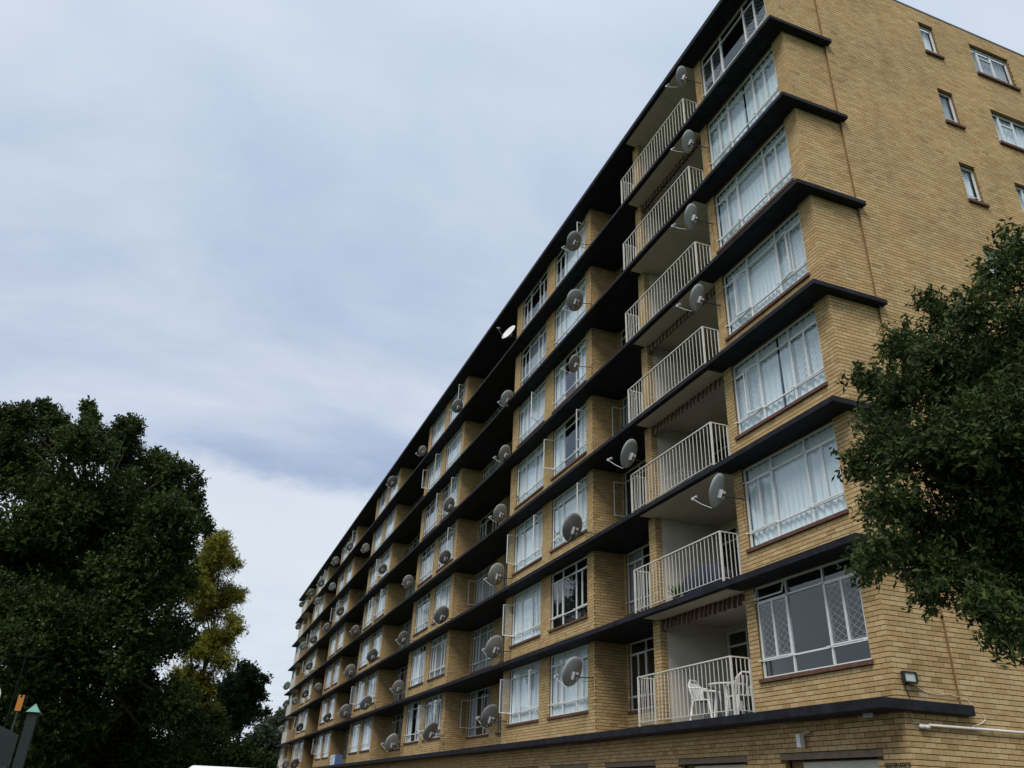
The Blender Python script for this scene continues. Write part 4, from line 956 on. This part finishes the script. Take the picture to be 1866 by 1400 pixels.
tree('leafy_tree','dense dark green tree with drooping small leaves in front of the end wall',(7.3,-2.4,0),RGT,lambda r: 9800*r*r+50,0.073,'leaf_near',77,0.09,twig=9,droop=0.22,aspect=0.36,shell=0.5,spread=1.1,sub=9,sub_r=0.3,limb_min=0.42)

# ------------------------------------------------------------------ things by the driveway
t = thing('gate_post','dark rendered gate post with a green pyramid cap','post',(-3.2,-12.68,0))
m = MB(); m.box(-0.062,0.062,-0.062,0.062,0,2.49); build(m,'shaft','post_render',t)
m = MB(); m.v = [(-0.088,-0.088,2.492),(0.088,-0.088,2.492),(0.088,0.088,2.492),(-0.088,0.088,2.492),(0,0,2.61)]; m.f = [(3,2,1,0),(0,1,4),(1,2,4),(2,3,4),(3,0,4)]; m.m = [0]*5; build(m,'cap','teal_cap',t)
t = thing('boundary_panel','grey-green sheet panel standing against the gate post','fence',(-3.2,-13.4,0))
m = MB(); m.v = [(-0.02,-0.9,0.0),(-0.02,0.62,0.0),(-0.02,0.62,2.19),(-0.02,0.35,2.30),(-0.02,-0.9,2.36),(0.02,-0.9,0.0),(0.02,0.62,0.0),(0.02,0.62,2.19),(0.02,0.35,2.30),(0.02,-0.9,2.36)]
m.f = [(0,1,2,3,4),(9,8,7,6,5),(0,5,6,1),(1,6,7,2),(2,7,8,3),(3,8,9,4),(4,9,5,0)]; m.m = [0]*7; build(m,'sheet','post_render',t)
m = MB(); m.box(0.022,0.05,-0.9,0.6,0.9,0.96); m.box(0.022,0.05,-0.9,0.6,1.75,1.80); build(m,'batten','dark_metal',t)
t = thing('telephone_pole','slim dark pole with a short crossarm in the tree shade','pole',(-9.1,-13.96,0))
m = MB(); m.tube([(0,0,0),(0,0,2.0),(0.0,0.0,4.05)],[0.026,0.022,0.018],8); build(m,'shaft','dark_timber',t); m = MB(); m.box(-0.012,0.012,-0.3,0.3,3.9,3.92); build(m,'crossarm','dark_timber',t)
t = thing('orange_plate','small orange notched plate on a stake beside the gate post','sign',(-7.13,-13.51,0))
m = MB(); m.box(-0.015,0.015,-0.015,0.015,0,2.74); build(m,'stake','dark_metal',t); m = MB(); m.box(0.016,0.024,-0.05,0.05,2.74,2.96); m.box(0.016,0.024,-0.05,-0.015,2.96,3.01); m.box(0.016,0.024,0.015,0.05,2.96,3.01); build(m,'plate','orange_plate',t)
t = thing('round_sign','dark round sign with a white rim at the edge of the drive','sign',(-1.2,-12.93,0))
m = MB(); m.tube([(0,0,0),(0,0,2.4)],0.03,8); build(m,'shaft','dark_metal',t)
m = MB(); m.tube([(0.032,0,2.52),(0.04,0,2.52)],0.13,24); build(m,'disc','black_paint',t); m = MB()
m.tube([(0.042,0.135*math.cos(2*math.pi*k/24),2.52+0.135*math.sin(2*math.pi*k/24)) for k in range(25)],0.009,6); build(m,'rim','pvc_white',t)

# a white van parked along the drive
t = thing('parked_van','white panel van with a flat roof parked on the driveway','van',(-13.2,-9.27,0)); t.scale = (1,1.17,1.017)
def van_shell():
    m = MB(); prof = [(1.0,0.35),(1.0,1.05),(0.9,1.25),(0.1,1.42),(-0.55,2.02),(-0.75,2.10),(-4.0,2.12),(-4.1,2.05),(-4.12,0.35)]
    hw = [0.98,0.99,0.97,0.95,0.86,0.82,0.82,0.86,0.98]
    n = len(prof); m.v = [(x,-h,z) for (x,z),h in zip(prof,hw)]+[(x,h,z) for (x,z),h in zip(prof,hw)]
    m.f = [tuple(range(n)),tuple(range(2*n-1,n-1,-1))]+[(k,n+k,n+(k+1)%n,(k+1)%n) for k in range(n)]; m.m = [0]*len(m.f); return m
build(van_shell(),'body','van_white',t,bevel=0.05,smooth=True)
m = MB(); m.quad((0.04,-0.84,1.46),(0.04,0.84,1.46),(-0.53,0.78,2.0),(-0.53,-0.78,2.0)); build(m,'windscreen','van_glass',t)
for s in (-1,1):
    m = MB(); m.quad((-0.1,s*0.968,1.40),(-1.2,s*0.968,1.40),(-1.2,s*0.905,1.92),(-0.55,s*0.905,1.92)); build(m,'side_window','van_glass',t)
    m = MB(); m.box(0.93,1.01,s*0.75-0.15,s*0.75+0.15,0.85,1.02); build(m,'headlight','lamp_lens',t)
    m = MB(); m.box(-4.14,-4.10,s*0.85-0.08,s*0.85+0.08,0.9,1.3); build(m,'tail_light','red_lens',t)
    for x in (0.3,-3.1):
        m = MB(); m.tube([(x,s*0.80,0.33),(x,s*1.0,0.33)],0.33,20); wv = build(m,'wheel','tyre',t); m = MB(); m.tube([(x,s*1.0,0.33),(x,s*1.012,0.33)],0.19,16); build(m,'rim','galv',wv)
m = MB(); m.box(0.98,1.08,-0.92,0.92,0.32,0.58); m.box(-4.2,-4.1,-0.92,0.92,0.32,0.55); build(m,'bumper','tyre',t)
